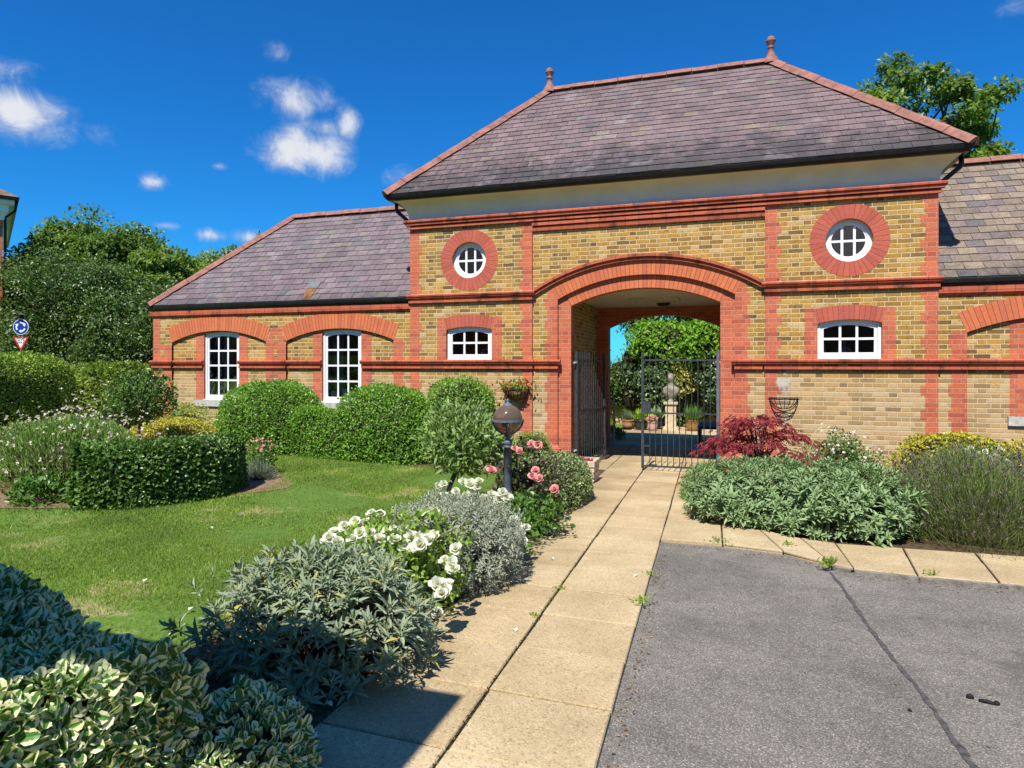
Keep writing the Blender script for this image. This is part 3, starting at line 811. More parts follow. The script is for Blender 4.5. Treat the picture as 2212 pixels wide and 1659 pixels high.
# oculus rings and windows
for wx in (-4.41, 1.92):
    mb = MB(); ring(mb, wx, 3.63, .335, .565, 0, 2 * math.pi, F - .004, F + .12, 48); mb.build('oculus_ring', VOUR, gh)
    round_window(gh, wx, 3.63, F + .075)
    mb = MB()
    h = .45; rise = .055; r = (h * h + rise * rise) / (2 * rise); aa_ = math.asin(h / r)
    ring(mb, wx, 2.40 - r, r, r + .225, -aa_, aa_, F - .005, F + .1, 14)
    mb.build('window_arch', VOUR, gh)
    for s_ in (-1, 1):
        mb = MB(); xa = wx + s_ * .45
        slab(mb, [(xa, 1.785), (xa + s_ * .185, 1.785), (xa + s_ * .185, 2.565), (xa + s_ * .062, 2.59), (xa, 2.345)], [], F - .005, F + .1)
        mb.build('window_jamb', REDB, gh)
    window(gh, wx - .45, wx + .45, 1.79, 2.345, .055, F + .05, 3, 2, .085, .036)
# passage, rooms and rear arch
Yr = 15.2
for x0, x1 in ((CX - 1.62, CX - 1.50), (CX + 1.50, CX + 1.62)): mb = MB(); mb.box(x0, x1, F + .33, Yr, ZB - .2, 4.4); mb.build('passage_wall', YEL, gh)
mb = MB(); slab(mb, [(GX0, ZB - .3), (GX0, ZC), (GX1, ZC), (GX1, ZB - .3), (CX + 1.245, ZB - .3)] + arch_line(2.84 - 2.9, 2.9, 1.245, 20)[0:] + [(CX - 1.245, ZB - .3)], [], Yr, Yr + .33)
for x0, x1 in ((GX0, GX0 + .33), (GX1 - .33, GX1)): mb.box(x0, x1, F + .33, Yr, ZB, ZC)
mb.build('wall', REDB, gh)
mb = MB(); mb.box(CX - 1.5, CX + 1.5, F + .33, Yr, 3.02, 3.10); mb.build('passage_ceiling', SOFF, gh)
mb = MB()
for x0, x1 in ((GX0 + .33, CX - 1.62), (CX + 1.62, GX1 - .33)):
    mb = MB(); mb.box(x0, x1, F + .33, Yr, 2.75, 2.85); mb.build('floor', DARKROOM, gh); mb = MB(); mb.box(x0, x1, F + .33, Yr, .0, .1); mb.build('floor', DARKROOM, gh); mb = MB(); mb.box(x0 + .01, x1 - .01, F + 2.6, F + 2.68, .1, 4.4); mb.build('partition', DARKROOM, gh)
hx = MB()     # loft hatch: raised frame and panel on the passage ceiling
for a0, a1, b0, b1 in ((-.48, .48, 13.10, 13.16), (-.48, .48, 13.70, 13.76), (-.48, -.42, 13.16, 13.70), (.42, .48, 13.16, 13.70)): hx.box(CX + a0, CX + a1, b0, b1, 2.985, 3.02)
hx.build('loft_hatch', SOFF, gh)
lp = MB(); lp.lathe([(.0001, -.075), (.09, -.07), (.135, -.045), (.14, -.012), (.155, -.01), (.155, .0)], (CX + .1, 14.3, 3.019), 20)
tag(lp.build('ceiling_lamp', BLACK, None, True, org=(CX + .1, 14.3, 3.0)), 'dark round bulkhead lamp on the passage ceiling inside the archway', 'lamp')
# cove, gutter, roof
EO = .36; ZE = 4.86; PT = R(46)
mb = MB(); pr = [(.0, 4.428)]
for i in range(0, 13):
    a = i / 12 * math.pi / 2; pr.append((.012 + .285 * (1 - math.cos(a)) , 4.432 + .345 * math.sin(a) * (1 if i else 0)))
pr += [(.30, 4.80), (.0, 4.80)]
sweep(mb, pr, GX0, GX1, F, Yr + .33); mb.build('cove', COVE, gh, True)
mb = MB(); sweep(mb, [(EO - .115 - y_, 4.765 + z_) for y_, z_ in GUT], GX0, GX1, F, Yr + .33)
gut = mb.build('gutter', BLACK, gh)
for s_, xw in ((-1, GX0), (1, GX1)):
    mb = MB(); xo = xw + s_ * .30
    mb.tube([(xo, F + .02, 4.77), (xo, F + .02, 4.68), (xo - s_ * .02, F + .02, 4.63), (xw + s_ * .12, F + .03, 4.49), (xw + s_ * .065, F + .045, 4.43), (xw + s_ * .06, F + .5, 4.30), (xw + s_ * .06, F + .52, 3.0)], .036, 10)
    mb.build('downpipe', BLACK, gh, True)
def hip_roof(parent, X0, X1, Y0, Y1, z, mat_, seed, hipl=True, hipr=True, fin=()):
    """slated hipped roof; returns the roof object"""
    run = (Y1 - Y0) / 2; H = run * math.tan(PT); S = run / math.cos(PT); c = math.cos(PT); sn = math.sin(PT)
    rl, rr = (run if hipl else 0), (run if hipr else 0)
    deck = MB(); A = [(X0, Y0, z), (X1, Y0, z), (X1, Y1, z), (X0, Y1, z)]; ra, rb = (X0 + rl, Y0 + run, z + H), (X1 - rr, Y0 + run, z + H)
    deck.face([A[0], A[1], rb, ra]); deck.face([A[2], A[3], ra, rb]); deck.face([A[3], A[0], ra]); deck.face([A[1], A[2], rb]); deck.face([A[3], A[2], A[1], A[0]])
    rng = random.Random(seed)
    slates(deck, (X0, Y0, z), (1, 0, 0), (0, c, sn), (0, -sn, c), X1 - X0, S, lambda s_: s_ * c if hipl else 0, lambda s_: X1 - X0 - (s_ * c if hipr else 0), rng)
    if hipl: slates(deck, (X0, Y1, z), (0, -1, 0), (c, 0, sn), (-sn, 0, c), Y1 - Y0, S, lambda s_: s_ * c, lambda s_: Y1 - Y0 - s_ * c, rng)
    if hipr: slates(deck, (X1, Y0, z), (0, 1, 0), (-c, 0, sn), (sn, 0, c), Y1 - Y0, S, lambda s_: s_ * c, lambda s_: Y1 - Y0 - s_ * c, rng)
    ro = deck.build('roof', mat_, parent)
    up = Vector((0, 0, .03))
    cp = MB(); capping(cp, Vector(ra) + up, Vector(rb) + up); cp.build('ridge_capping', TERRA, ro)
    for on, e0, e1 in ((hipl, A[0], ra), (hipr, A[1], rb), (hipl, A[3], ra), (hipr, A[2], rb)):
        if on: cp = MB(); capping(cp, Vector(e0) + up, Vector(e1) + up); cp.build('hip_capping', TERRA, ro)
    for p in fin:
        q = ra if p == 'l' else rb
        fb = MB(); fb.lathe([(r_ * .86, z_ * .74) for r_, z_ in ((.19, -.14), (.15, .0), (.10, .07), (.07, .16), (.058, .27), (.075, .285), (.075, .305), (.055, .32), (.062, .36), (.10, .45), (.112, .475), (.085, .49), (.088, .52), (.07, .565), (.035, .59), (.001, .595))], (q[0], q[1], q[2] + .06), 16)
        fb.build('finial', TERRA, ro, True)
    return ro
hip_roof(gh, GX0 - EO, GX1 + EO, F - EO, Yr + .33 + EO, ZE, SLATE, 3, fin='lr')

# --- wings
REVEAL_TONE = plain('lit_reveal_tone', (.42, .41, .38), .9, .1, .1, 4)
def wing(root, x0, x1, bays, roofx, slm, hl, hr, seed, qx):
    """single-storey range: arched bays with one sash each; bays are (centre, window x0, window x1)"""
    y0, yb, zt = WF, WF + .045, 2.94
    holes = []
    ains = math.asin(1.23 / 3.27); zc = -.85
    for c, *_ in bays:
        holes.append([(c - 1.23, ZB + .05), (c + 1.23, ZB + .05)] + arc(c, zc, 3.27, ains, -ains, 18))
    mb = MB(); slab(mb, [(x0, ZB), (x1, ZB), (x1, zt), (x0, zt)], holes, y0, yb)
    wins = [arched(a, b, .95, 2.345, .045) for c, a, b in bays]
    mb2 = MB(); slab(mb, [(x0, ZB), (x1, ZB), (x1, zt), (x0, zt)], wins, yb + .001, yb + .30)
    for xx in (x0, x1 - .3): mb.box(xx, xx + .3, yb + .30, 15.2, ZB, zt)
    mb.box(x0 + .3, x1 - .3, 14.9, 15.2, ZB, zt)
    mb.build('wall', YEL, root)
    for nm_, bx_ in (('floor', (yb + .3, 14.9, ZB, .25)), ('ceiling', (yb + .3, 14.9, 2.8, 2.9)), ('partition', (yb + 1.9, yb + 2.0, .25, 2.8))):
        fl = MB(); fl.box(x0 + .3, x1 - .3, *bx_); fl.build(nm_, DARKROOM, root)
    for c, a, b in bays:
        mb = MB(); ring(mb, c, zc, 3.268, 3.585, -ains, ains, y0 - .006, yb, 28); mb.build('bay_arch', VOUS, root)
        mb = MB()
        zj = zc + math.sqrt(3.27 ** 2 - (max(abs(a - .22 - c), abs(b + .22 - c))) ** 2) - .005
        for xa, xb in ((a - .22, a), (b, b + .22)):
            z1 = zc + math.sqrt(3.27 ** 2 - (min(abs(xa - c), abs(xb - c))) ** 2); z2 = zc + math.sqrt(3.27 ** 2 - (max(abs(xa - c), abs(xb - c))) ** 2)
            zl, zr = (z2, z1) if xa < c else (z1, z2)
            mb = MB(); slab(mb, [(xa, .94), (xb, .94), (xb, zr - .004), (xa, zl - .004)], [], yb - .004, yb + .06); mb.build('window_jamb', REDB, root)
        window(root, a, b, .95, 2.345, .045, yb + .03, 3, 4, .085, .036, sill=(a - .25, b + .22, .80, .935, yb - .04))
    for c, a, b in bays:  # pale strip added behind the left panes, standing for the lit reveal
        mb = MB(); n_ = 9
        for i in range(n_):
            xa, xb = a + .02 + .24 * i / n_, a + .02 + .24 * (i + 1) / n_
            za = yb + .34 + (.02 if i % 2 else 0); zb_ = yb + .34 + (0 if i % 2 else .02)
            mb.face([(xa, za, .97), (xb, zb_, .97), (xb, zb_, 2.5), (xa, za, 2.5)])
        mb.build('reveal_strip', REVEAL_TONE, root)
    # red pilasters between the bays
    for kind, xa, xb in qx:
        mb = MB()
        if kind == 'full': mb.box(xa, xb, y0 - .004, y0 + .03, ZB, 2.12)
        elif kind == 'top': mb.box(xa, xb, y0 - .004, y0 + .03, 2.12, 2.74)
        elif kind == 'skew': slab(mb, [(xa, 2.12), (xb, 2.12), ((xa + xb) / 2 + .09, 2.47), ((xa + xb) / 2 - .09, 2.47)], [], y0 - .004, y0 + .03)
        elif kind == 'l': quoin(mb, xa, .2, .24, ZB, 2.2, y0 - .004, xb)
        mb.build('pilaster', REDB, root)
    for kind, xa, xb in qx:   # pairs of yellow bricks let into the pilasters
        if kind == 'full':
            for z in (2.15, 1.86, 1.32, .8): mb = MB(); mb.box((xa + xb) / 2 - .05, (xa + xb) / 2 + .05, y0 - .008, y0 + .02, z, z + .142); mb.build('brick_inset', YEL, root)
    mb = MB()
    prof(mb, [(y0 + .002, 2.80), (y0 - .05, 2.80), (y0 - .05, 2.872), (y0 + .002, 2.872)], x0 - .04, x1)
    prof(mb, [(y0 + .002, 2.722), (y0 - .014, 2.722), (y0 - .048, 2.765), (y0 - .05, 2.796), (y0 + .002, 2.796)], x0 - .05, x1)
    mb.build('eaves_band', STRG, root)
    mb = MB()
    segs = sorted([(c - 1.23, a - .0) for c, a, b in bays] + [(b, c + 1.23) for c, a, b in bays])
    for xa, xb in segs: mb = MB(); course_at(mb, xa + .03, xb - .04, yb, 0, .03); mb.build('string_course', STRG, root)
    xs = sorted([x0] + [v for c, *_ in bays for v in (c - 1.23, c + 1.23)] + [x1])
    for k in range(0, len(xs), 2):
        if xs[k + 1] - xs[k] > .05: mb = MB(); course_at(mb, xs[k], xs[k + 1], y0, 0, .05 if k == 0 and hl else .004); mb.build('string_course', STRG, root)
    run = 13.35 - 11.09
    hip_roof(root, roofx[0], roofx[1], 11.17, 15.53, 2.985, slm, seed, hl, hr)
    mb = MB(); prof(mb, [(11.225 + a * .62, 2.876 + b) for a, b in GUT], roofx[0] - .02, roofx[1]); mb.build('gutter', BLACK, root)
    if hl: sf = MB(); sf.box(x0 - .01, x1, 11.232, y0 + .05, 2.945, 2.98); sf.box(x0 - .02, x0 + .3, y0 + .05, 15.5, 2.945, 2.985); sf.build('soffit', BLACK, root)
    else: sf = MB(); sf.box(x0, x1, 11.232, y0 + .05, 2.945, 2.98); sf.build('soffit', BLACK, root)
wl = thing('brick_wing', 'low brick wing with two arched bays and tall white sash windows, left of the gatehouse', 'building', (-8.8, WF, g(WF)))
wing(wl, -11.94, GX0 - .002, [(-10.19, -10.58, -9.67), (-7.235, -7.63, -6.74)], (-11.98, GX0 - .003), SLATEL, True, False, 11,
     [('full', -11.94, -11.42), ('top', -11.94, -11.74), ('full', -8.96, -8.465), ('skew', -8.96, -8.465), ('l', -6.005, 1)])
wr = thing('brick_wing', 'brown slated brick wing running out of the picture, right of the gatehouse', 'building', (6.2, WF, g(WF)))
wing(wr, GX1 + .002, 9.45, [(4.74, 4.285, 5.195), (7.7, 7.245, 8.155)], (GX1 + .003, 9.41), SLATER, False, True, 12, [('l', 3.51, -1), ('full', 5.97, 6.47), ('skew', 5.97, 6.47), ('full', 8.93, 9.45)])
# metal slate repair and verge details on the left wing roof
mb = MB(); c_, s_ = math.cos(PT), math.sin(PT)
def on_roof(x, sl, h=.03, z0=2.985, y0=11.17): return (x, y0 + sl * c_ - s_ * h, z0 + sl * s_ + c_ * h)
mb.face([on_roof(-8.08, .36), on_roof(-7.82, .36), on_roof(-7.82, .56), on_roof(-8.08, .56)])
mb.build('slate_vent', plain('vent_grey', (.16, .17, .17), .5, .4), wl)
mb = MB(); mb.face([on_roof(-8.02, .0, .026), on_roof(-7.85, .0, .026), on_roof(-7.83, .36, .026), on_roof(-8.06, .36, .026)])
mb.build('rust_stain', plain('rust', (.22, .105, .05), .9, .1, .3, 9), wl)

# whitewash splash on the bricks behind the right-hand basket
m, t_, b_ = mat('whitewash', .95, .1)
o_ = t_.add('ShaderNodeTexCoord').outputs['Object']
u_ = t_.add('ShaderNodeSeparateXYZ', ins={0: o_})
dx_ = t_.m('DIVIDE', t_.m('SUBTRACT', u_.outputs[0], .97), .17); dz_ = t_.m('DIVIDE', t_.m('SUBTRACT', u_.outputs[2], 1.40), .15); ds_ = t_.m('DIVIDE', t_.m('SUBTRACT', u_.outputs[0], 1.0), .075)
bl_ = t_.m('SUBTRACT', 1.0, t_.m('ADD', t_.m('MULTIPLY', dx_, dx_), t_.m('MULTIPLY', dz_, dz_)), clamp=True)
st_ = t_.m('MULTIPLY', t_.m('SUBTRACT', 1.0, t_.m('MULTIPLY', ds_, ds_), clamp=True), t_.m('MULTIPLY', t_.step(u_.outputs[2], .45, .7), .62))
k_ = t_.m('ADD', t_.m('MAXIMUM', bl_, st_), t_.m('MULTIPLY', t_.m('SUBTRACT', t_.noise(o_, 17.0, 6, .75), .5), 1.9))
tr_ = t_.add('ShaderNodeBsdfTransparent'); b_.inputs['Base Color'].default_value = (.66, .60, .52, 1)
mx_ = t_.add('ShaderNodeMixShader', ins={0: t_.m('MULTIPLY', t_.step(k_, .38, .95), .75), 1: tr_.outputs[0], 2: b_.outputs[0]}); t_.put(t_.n['Material Output'].inputs[0], mx_.outputs[0])
mb = MB(); mb.face([(.72, F - .006, .4), (1.3, F - .006, .4), (1.3, F - .006, 1.6), (.72, F - .006, 1.6)]); mb.build('whitewash_stain', m, gh)

# ------------------------------------------------------------------ ground
def sheet(name, poly, lift, m, kind='structure', step=None):
    mb = MB()
    if step is None:
        mb.face([(x, y, g(y, x) + lift) for x, y in poly])
    return tag(mb.build(name, m), kind=kind)
def grid(name, x0, x1, y0, y1, nx, ny, lift, m, mask=None):
    xs = np.linspace(x0, x1, nx + 1); ys = np.linspace(y0, y1, ny + 1)
    co = np.array([(x, y, g(y, x) + lift) for y in ys for x in xs])
    f = np.array([(j * (nx + 1) + i, j * (nx + 1) + i + 1, (j + 1) * (nx + 1) + i + 1, (j + 1) * (nx + 1) + i) for j in range(ny) for i in range(nx)
                  if mask is None or mask((xs[i] + xs[i + 1]) / 2, (ys[j] + ys[j + 1]) / 2)])
    return tag(npmesh(name, co, [f], m), kind='structure')
xs = [-400, -120, -40, -20, -11.9, -8, -4, -1.9, 0, 4, 10, 40, 120, 400]; ys = [-120, -30, -10, 0, 4, 8, 12, 16, 20, 26, 60, 400]
co = np.array([(x, y, g(y, x) - .04) for y in ys for x in xs]); n_ = len(xs)
tag(npmesh('ground', co, [np.array([(j * n_ + i, j * n_ + i + 1, (j + 1) * n_ + i + 1, (j + 1) * n_ + i) for j in range(len(ys) - 1) for i in range(n_ - 1)])], M_LAWN), kind='structure')
grid('lawn', -16, -1.9, -1, 11.1, 60, 48, .0, M_LAWN)
def bed_poly(name, poly, lift, m):
    # fan of thin rings so that the sheet follows the ground
    cx = sum(p[0] for p in poly) / len(poly); cy = sum(p[1] for p in poly) / len(poly)
    mb = MB(); R_ = 6
    for k in range(R_):
        a, b = k / R_, (k + 1) / R_
        for i in range(len(poly)):
            p, q = poly[i], poly[(i + 1) % len(poly)]
            pts = [(cx + (p[0] - cx) * t, cy + (p[1] - cy) * t) for t in (a, b)] + [(cx + (q[0] - cx) * t, cy + (q[1] - cy) * t) for t in (b, a)]
            if k == 0: pts = [pts[0], pts[1], pts[2]]
            mb.face([(x, y, g(y, x) + lift) for x, y in pts])
    return tag(mb.build(name, m), kind='structure')
rng = np.random.default_rng(1)
def wavy(cx, cy, rx, ry, n=40, amp=.06): return [(cx + rx * (1 + amp * math.sin(3.1 * a + 1) + amp * .6 * math.sin(7 * a)) * math.cos(a), cy + ry * (1 + amp * math.sin(2.7 * a)) * math.sin(a)) for a in (6.2832 * i / n for i in range(n))]
bed_poly('soil_bed', wavy(-7.65, 6.9, 2.12, 1.6), .006, M_BARKCHIP)
bed_poly('soil_bed', wavy(-8.35, 5.85, 2.2, 1.27), .009, M_BARKCHIP)
left_bed = [(-2.62, .6), (-2.7, 2.2), (-2.85, 3.2), (-2.8, 4.2), (-2.72, 5.4), (-3.15, 6.2), (-3.3, 7.0), (-2.8, 8.0), (-2.6, 9.3), (-3.2, 9.6), (-5.0, 9.7), (-5.0, 11.15), (-1.9, 11.15), (-1.9, 9.0), (-1.88, 7.5), (-1.8, 5), (-1.66, 2.5), (-1.6, .6)]
mb = MB()
for i in range(8):
    a, b = left_bed[i], left_bed[i + 1]; r0 = -1.66 - .02 * (a[1] - 3); r1 = -1.66 - .02 * (b[1] - 3)
    mb.face([(a[0], a[1], g(a[1], a[0]) + .006), (r0, a[1], g(a[1]) + .006), (r1, b[1], g(b[1]) + .006), (b[0], b[1], g(b[1], b[0]) + .006)])
for x0, x1, y0, y1 in ((-2.6, -1.78, 9.3, 11.15), (-9, -2.6, 9.75, 11.2)):
    for k in range(8):
        xa, xb = x0 + (x1 - x0) * k / 8, x0 + (x1 - x0) * (k + 1) / 8
        mb.face([(xa, y0, g(y0, xa) + .006), (xb, y0, g(y0, xb) + .006), (xb, y1, g(y1, xb) + .006), (xa, y1, g(y1, xa) + .006)])
tag(mb.build('soil_border', M_SOIL), kind='structure')

kerb = [(-.50, 6.42), (.03, 6.42), (.55, 6.32), (.90, 6.02), (1.05, 5.92), (1.50, 5.88), (2.05, 5.88), (2.6, 5.89), (3.2, 5.9), (3.8, 5.91), (4.4, 5.92), (5.0, 5.93), (7.0, 5.95), (9.5, 5.95)]
bedr = [(-.02, 7.6), (.0, 7.45), (.40, 7.16), (.76, 6.92), (1.05, 6.80), (1.62, 6.82), (2.20, 6.84), (2.75, 6.85), (3.35, 6.86), (3.95, 6.87), (4.55, 6.88), (5.15, 6.9), (7.1, 6.9), (9.6, 6.9)]
mb = MB()
rb = [(-.02, 7.6)] + bedr[1:]
for i in range(len(rb) - 1):
    a, b = rb[i], rb[i + 1]
    mb.face([(a[0], a[1], g(a[1]) - .004), (b[0], b[1], g(b[1]) - .004), (b[0], 11.15, g(11.15) - .004), (a[0], 11.15, g(11.15) - .004)])
mb.face([(-.02, 7.6, g(7.6) - .004), (-.02, 11.15, g(11.15) - .004), (-.42, 11.15, g(11.15) - .004), (-.20, 7.6, g(7.6) - .004)])
tag(mb.build('soil_border', M_SOIL), kind='structure')
# asphalt court
mb = MB(); ap = [(-.30, -6)] + [(-.38 - .02 * 9, 6.42)] + kerb[1:] + [(9.5, -6)]
for i in range(len(kerb) - 1):
    a, b = kerb[i], kerb[i + 1]
    mb.face([(a[0] if i else -.55, -6, g(-6) - .022), (b[0], -6, g(-6) - .022), (b[0], b[1], g(b[1]) - .022), (a[0] if i else -.55, a[1], g(a[1]) - .022)])
tag(mb.build('asphalt', M_ASPH), kind='structure')
seam = [(.87, 5.86), (.895, 5.3), (.90, 4.8), (.915, 4.37), (.945, 4.0), (.97, 3.66), (.975, 3.3), (.98, 3.03), (.99, 2.0), (1.0, .5)]
mb = MB(); rr = random.Random(4)
sub = []
for (x0, y0), (x1, y1) in zip(seam, seam[1:]):
    for k in range(6): sub.append((x0 + (x1 - x0) * k / 6 + rr.uniform(-.006, .006), y0 + (y1 - y0) * k / 6, rr.uniform(.007, .019)))
for p, q in zip(sub, sub[1:]):
    mb.face([(p[0] - p[2], p[1], g(p[1]) - .018), (q[0] - q[2], q[1], g(q[1]) - .018), (q[0] + q[2], q[1], g(q[1]) - .018), (p[0] + p[2], p[1], g(p[1]) - .018)])
tag(mb.build('tar_seam', M_TAR), kind='structure')

# path of concrete flags
def px_(X, Y): return X - .02 * (Y - 3)
def pav(mb, poly, top, th=.05, gap=.0095, bev=.007):
    cx = sum(p[0] for p in poly) / len(poly); cy = sum(p[1] for p in poly) / len(poly)
    def sh(p, d_):
        v = Vector((p[0] - cx, p[1] - cy)); v = v * (1 - d_ / v.length); return (cx + v.x, cy + v.y)
    A = [sh(p, gap) for p in poly]; B = [sh(p, gap + bev) for p in poly]
    i0 = len(mb.v); n = len(poly)
    mb.v += [(x, y, g(y, x if x > -1.9 else 0) + top - th) for x, y in A] + [(x, y, g(y, x if x > -1.9 else 0) + top - bev) for x, y in A] + [(x, y, g(y, x if x > -1.9 else 0) + top) for x, y in B]
    fs = [tuple(range(2 * n, 3 * n))] + [(k * n + i, k * n + (i + 1) % n, (k + 1) * n + (i + 1) % n, (k + 1) * n + i) for k in (0, 1) for i in range(n)]
    for f in fs: mb.f.append(tuple(i0 + q for q in f)); mb.uv.append(None); mb.mi.append(0)
mb = MB(); rr = random.Random(8)
PD = .545
for k in range(-4, 36):
    y0, y1 = 3.007 + PD * k, 3.007 + PD * (k + 1)
    cols = [(-1.70, -1.085), (-1.085, -.468)]
    if y0 > 6.2: cols.append((-.468, .11 if y0 > 7.4 else .30 if y0 < 6.5 else .2))
    if y0 > 11.0: cols = [(-2.31, -1.70)] + cols[:2] + [(-.468, .15), (.15, .77)]
    if y0 > 8.8 and y0 < 11.0: cols = [(-1.70, -1.085), (-1.085, -.468), (-.468, .02)]
    for x0, x1 in cols:
        jz = rr.uniform(-.003, .003); jj = [rr.uniform(-.003, .003) for _ in range(4)]
        def q(x, y, j): return (px_(x, y) + j, y - .027 * (x + 1.088))
        if x0 > -.5 and y0 < 6.95: continue
        pav(mb, [q(x0, y0, jj[0]), q(x1, y0, jj[1]), q(x1, y1, jj[2]), q(x0, y1, jj[3])], .012 + jz)
tag(mb.build('path', M_SLAB), kind='structure')
mb = MB()
for i in range(len(kerb) - 1):
    a, b, c, e = kerb[i], kerb[i + 1], bedr[i + 1], bedr[i]
    if i == 0: a = (-.545, 6.42); e = (-.56, 7.36)
    if i == 0: c = (.02, 7.42)
    if i == 1: e = (.02, 7.42)
    am = lambda p, q_, t: (p[0] + (q_[0] - p[0]) * t, p[1] + (q_[1] - p[1]) * t)
    pav(mb, [a, b, am(b, c, .62), am(a, e, .62)], .012 + rr.uniform(-.004, .004)); pav(mb, [am(a, e, .62), am(b, c, .62), c, e], .011 + rr.uniform(-.004, .004))
tag(mb.build('paving', M_SLAB), kind='structure')
mb = MB()
for y0, y1 in ((.5, 3), (3, 6), (6, 9), (9, 11.2)):
    for xa, xb in ((-1.72, -.476),):
        mb.face([(px_(xa, y0), y0, g(y0) - .004), (px_(xb, y0), y0, g(y0) - .004), (px_(xb, y1), y1, g(y1) - .004), (px_(xa, y1), y1, g(y1) - .004)])
mb.face([(-.56, 6.43, g(6.43) - .006), (.03, 6.43, g(6.43) - .006), (.03, 11.2, g(11.2) - .006), (-.64, 11.2, g(11.2) - .006)])
for i in range(1, len(kerb) - 1):
    a, b, c, e = kerb[i], kerb[i + 1], bedr[i + 1], bedr[i]
    mb.face([(p[0], p[1] + o_, g(p[1]) - .005) for p, o_ in ((a, .004), (b, .004), (c, 0), (e, 0))])
mb.face([(-2.9, 11.2, g(11.2) - .004), (.5, 11.2, g(11.2) - .004), (.5, 22.5, g(22.5) - .004), (-4.2, 22.5, g(22.5) - .004)])
tag(mb.build('path_bed', M_JOINT), kind='structure')
mb = MB()   # kerb edging along the asphalt
for i in range(3, len(kerb) - 1):
    a, b = Vector(kerb[i]), Vector(kerb[i + 1]); n2 = Vector((b - a).normalized()); nn = Vector((n2.y, -n2.x)) * .05
    q = [a + nn, b + nn, b, a]
    top = [(p.x, p.y, g(p.y) + .004) for p in q]; mb.face(top)
    mb.face([(q[0].x, q[0].y, g(q[0].y) - .03), (q[1].x, q[1].y, g(q[1].y) - .03), top[1], top[0]])
tag(mb.build('kerb_edging', plain('kerb_grey', (.23, .21, .18), .9, .15, .25, 14, bump=.5)), kind='structure')

# ------------------------------------------------------------------ grass
def in_ell(x, y, cx, cy, rx, ry): return ((x - cx) / rx) ** 2 + ((y - cy) / ry) ** 2 < 1
rng = np.random.default_rng(7)
def grass_patch(n, x0, x1, y0, y1, L, Wd):
    P = np.stack([rng.uniform(x0, x1, n), rng.uniform(y0, y1, n)], 1)
    e = (((P[:, 0] + 7.65) / 2.05) ** 2 + ((P[:, 1] - 6.9) / 1.55) ** 2 > 1) & (((P[:, 0] + 8.35) / 2.12) ** 2 + ((P[:, 1] - 5.85) / 1.2) ** 2 > 1)
    edge = np.interp(P[:, 1], [p[1] for p in left_bed[:9]], [p[0] for p in left_bed[:9]])
    e &= P[:, 0] < edge + rng.normal(size=n) * .04
    # worn patches
    pv = np.zeros(n); r2 = np.random.default_rng(70)
    for _ in range(14):
        a = r2.normal(size=2) * 2.1; pv += np.sin(P @ a + r2.uniform(0, 6.28))
    e &= (pv < 3.7) | (rng.random(n) < .25)
    P = P[e]; n = len(P)
    z = np.array([g(y, x) for x, y in P])
    T = unit(np.stack([rng.normal(size=n) * .55, rng.normal(size=n) * .55, np.ones(n)], 1)); Nn = rdir(rng, n)
    l = L * (.55 + .8 * rng.random(n)) * np.where(pv[e] > 2.5, .7, 1.0)
    return leaves(np.c_[P, z - .003], T, np.cross(T, Nn), l, Wd * (.7 + .6 * rng.random(n)), 'tri')
gp_ = join([grass_patch(120000, -6.0, -2.3, 1.2, 5.0, .030, .0055), grass_patch(100000, -8.0, -2.3, 5.0, 9.9, .031, .009), grass_patch(42000, -12.5, -6.0, 1.0, 9.9, .045, .011)])
tag(npmesh('lawn_grass', gp_[0], gp_[1], L_GRASS, uv=gp_[2]), kind='stuff')

# ------------------------------------------------------------------ bushes
def rotz(P, a, c):
    ca, sa = math.cos(a), math.sin(a); x, y = P[:, 0] - c[0], P[:, 1] - c[1]
    Q = P.copy(); Q[:, 0] = c[0] + x * ca - y * sa; Q[:, 1] = c[1] + x * sa + y * ca; return Q
def bush(name, label, cat, x, y, cz, r, p, n, L, Wd, tpl, m, seed, group=None, zmin=None, depth=.22, amp=.05, out=.45, up=.35, rnd=.75, flat=.6, corek=.84, fr=4.0, gaps=0.0, lv=.35, shoots=0):
    rng = np.random.default_rng(seed); zg = g(y, x)
    t = thing(name, label, cat, (x, y, zg), group)
    zm = zg + .01 if zmin is None else zmin
    P, Nn = shell(rng, n, (x, y, cz), r, p, depth, amp, zm, fr, gaps)
    T, N_ = orient(rng, Nn, out, up, rnd, flat)
    k = 1 + lv * (rng.random(len(P)) * 2 - 1)
    if shoots:      # stray new shoots that stand proud of the clipped surface
        i_ = rng.integers(0, len(P), shoots); e_ = rng.random(shoots) * .06; S_ = unit(Nn[i_] + rdir(rng, shoots) * .5 + np.array((0, 0, .4)))
        P = np.r_[P, P[i_] + S_ * e_[:, None] + Nn[i_] * .02]; T = np.r_[T, unit(S_ + rdir(rng, shoots) * .5)]; N_ = np.r_[N_, rdir(rng, shoots)]; k = np.r_[k, .8 + .3 * rng.random(shoots)]
    co, f, uv = leaves(P, T, N_, L * k, Wd * k, tpl)
    npmesh('foliage', co, f, m, t, uv)
    if corek: core('stems', TWIG_FILL, t, (x, y, cz), r, p, zg - .02, corek)
    return t

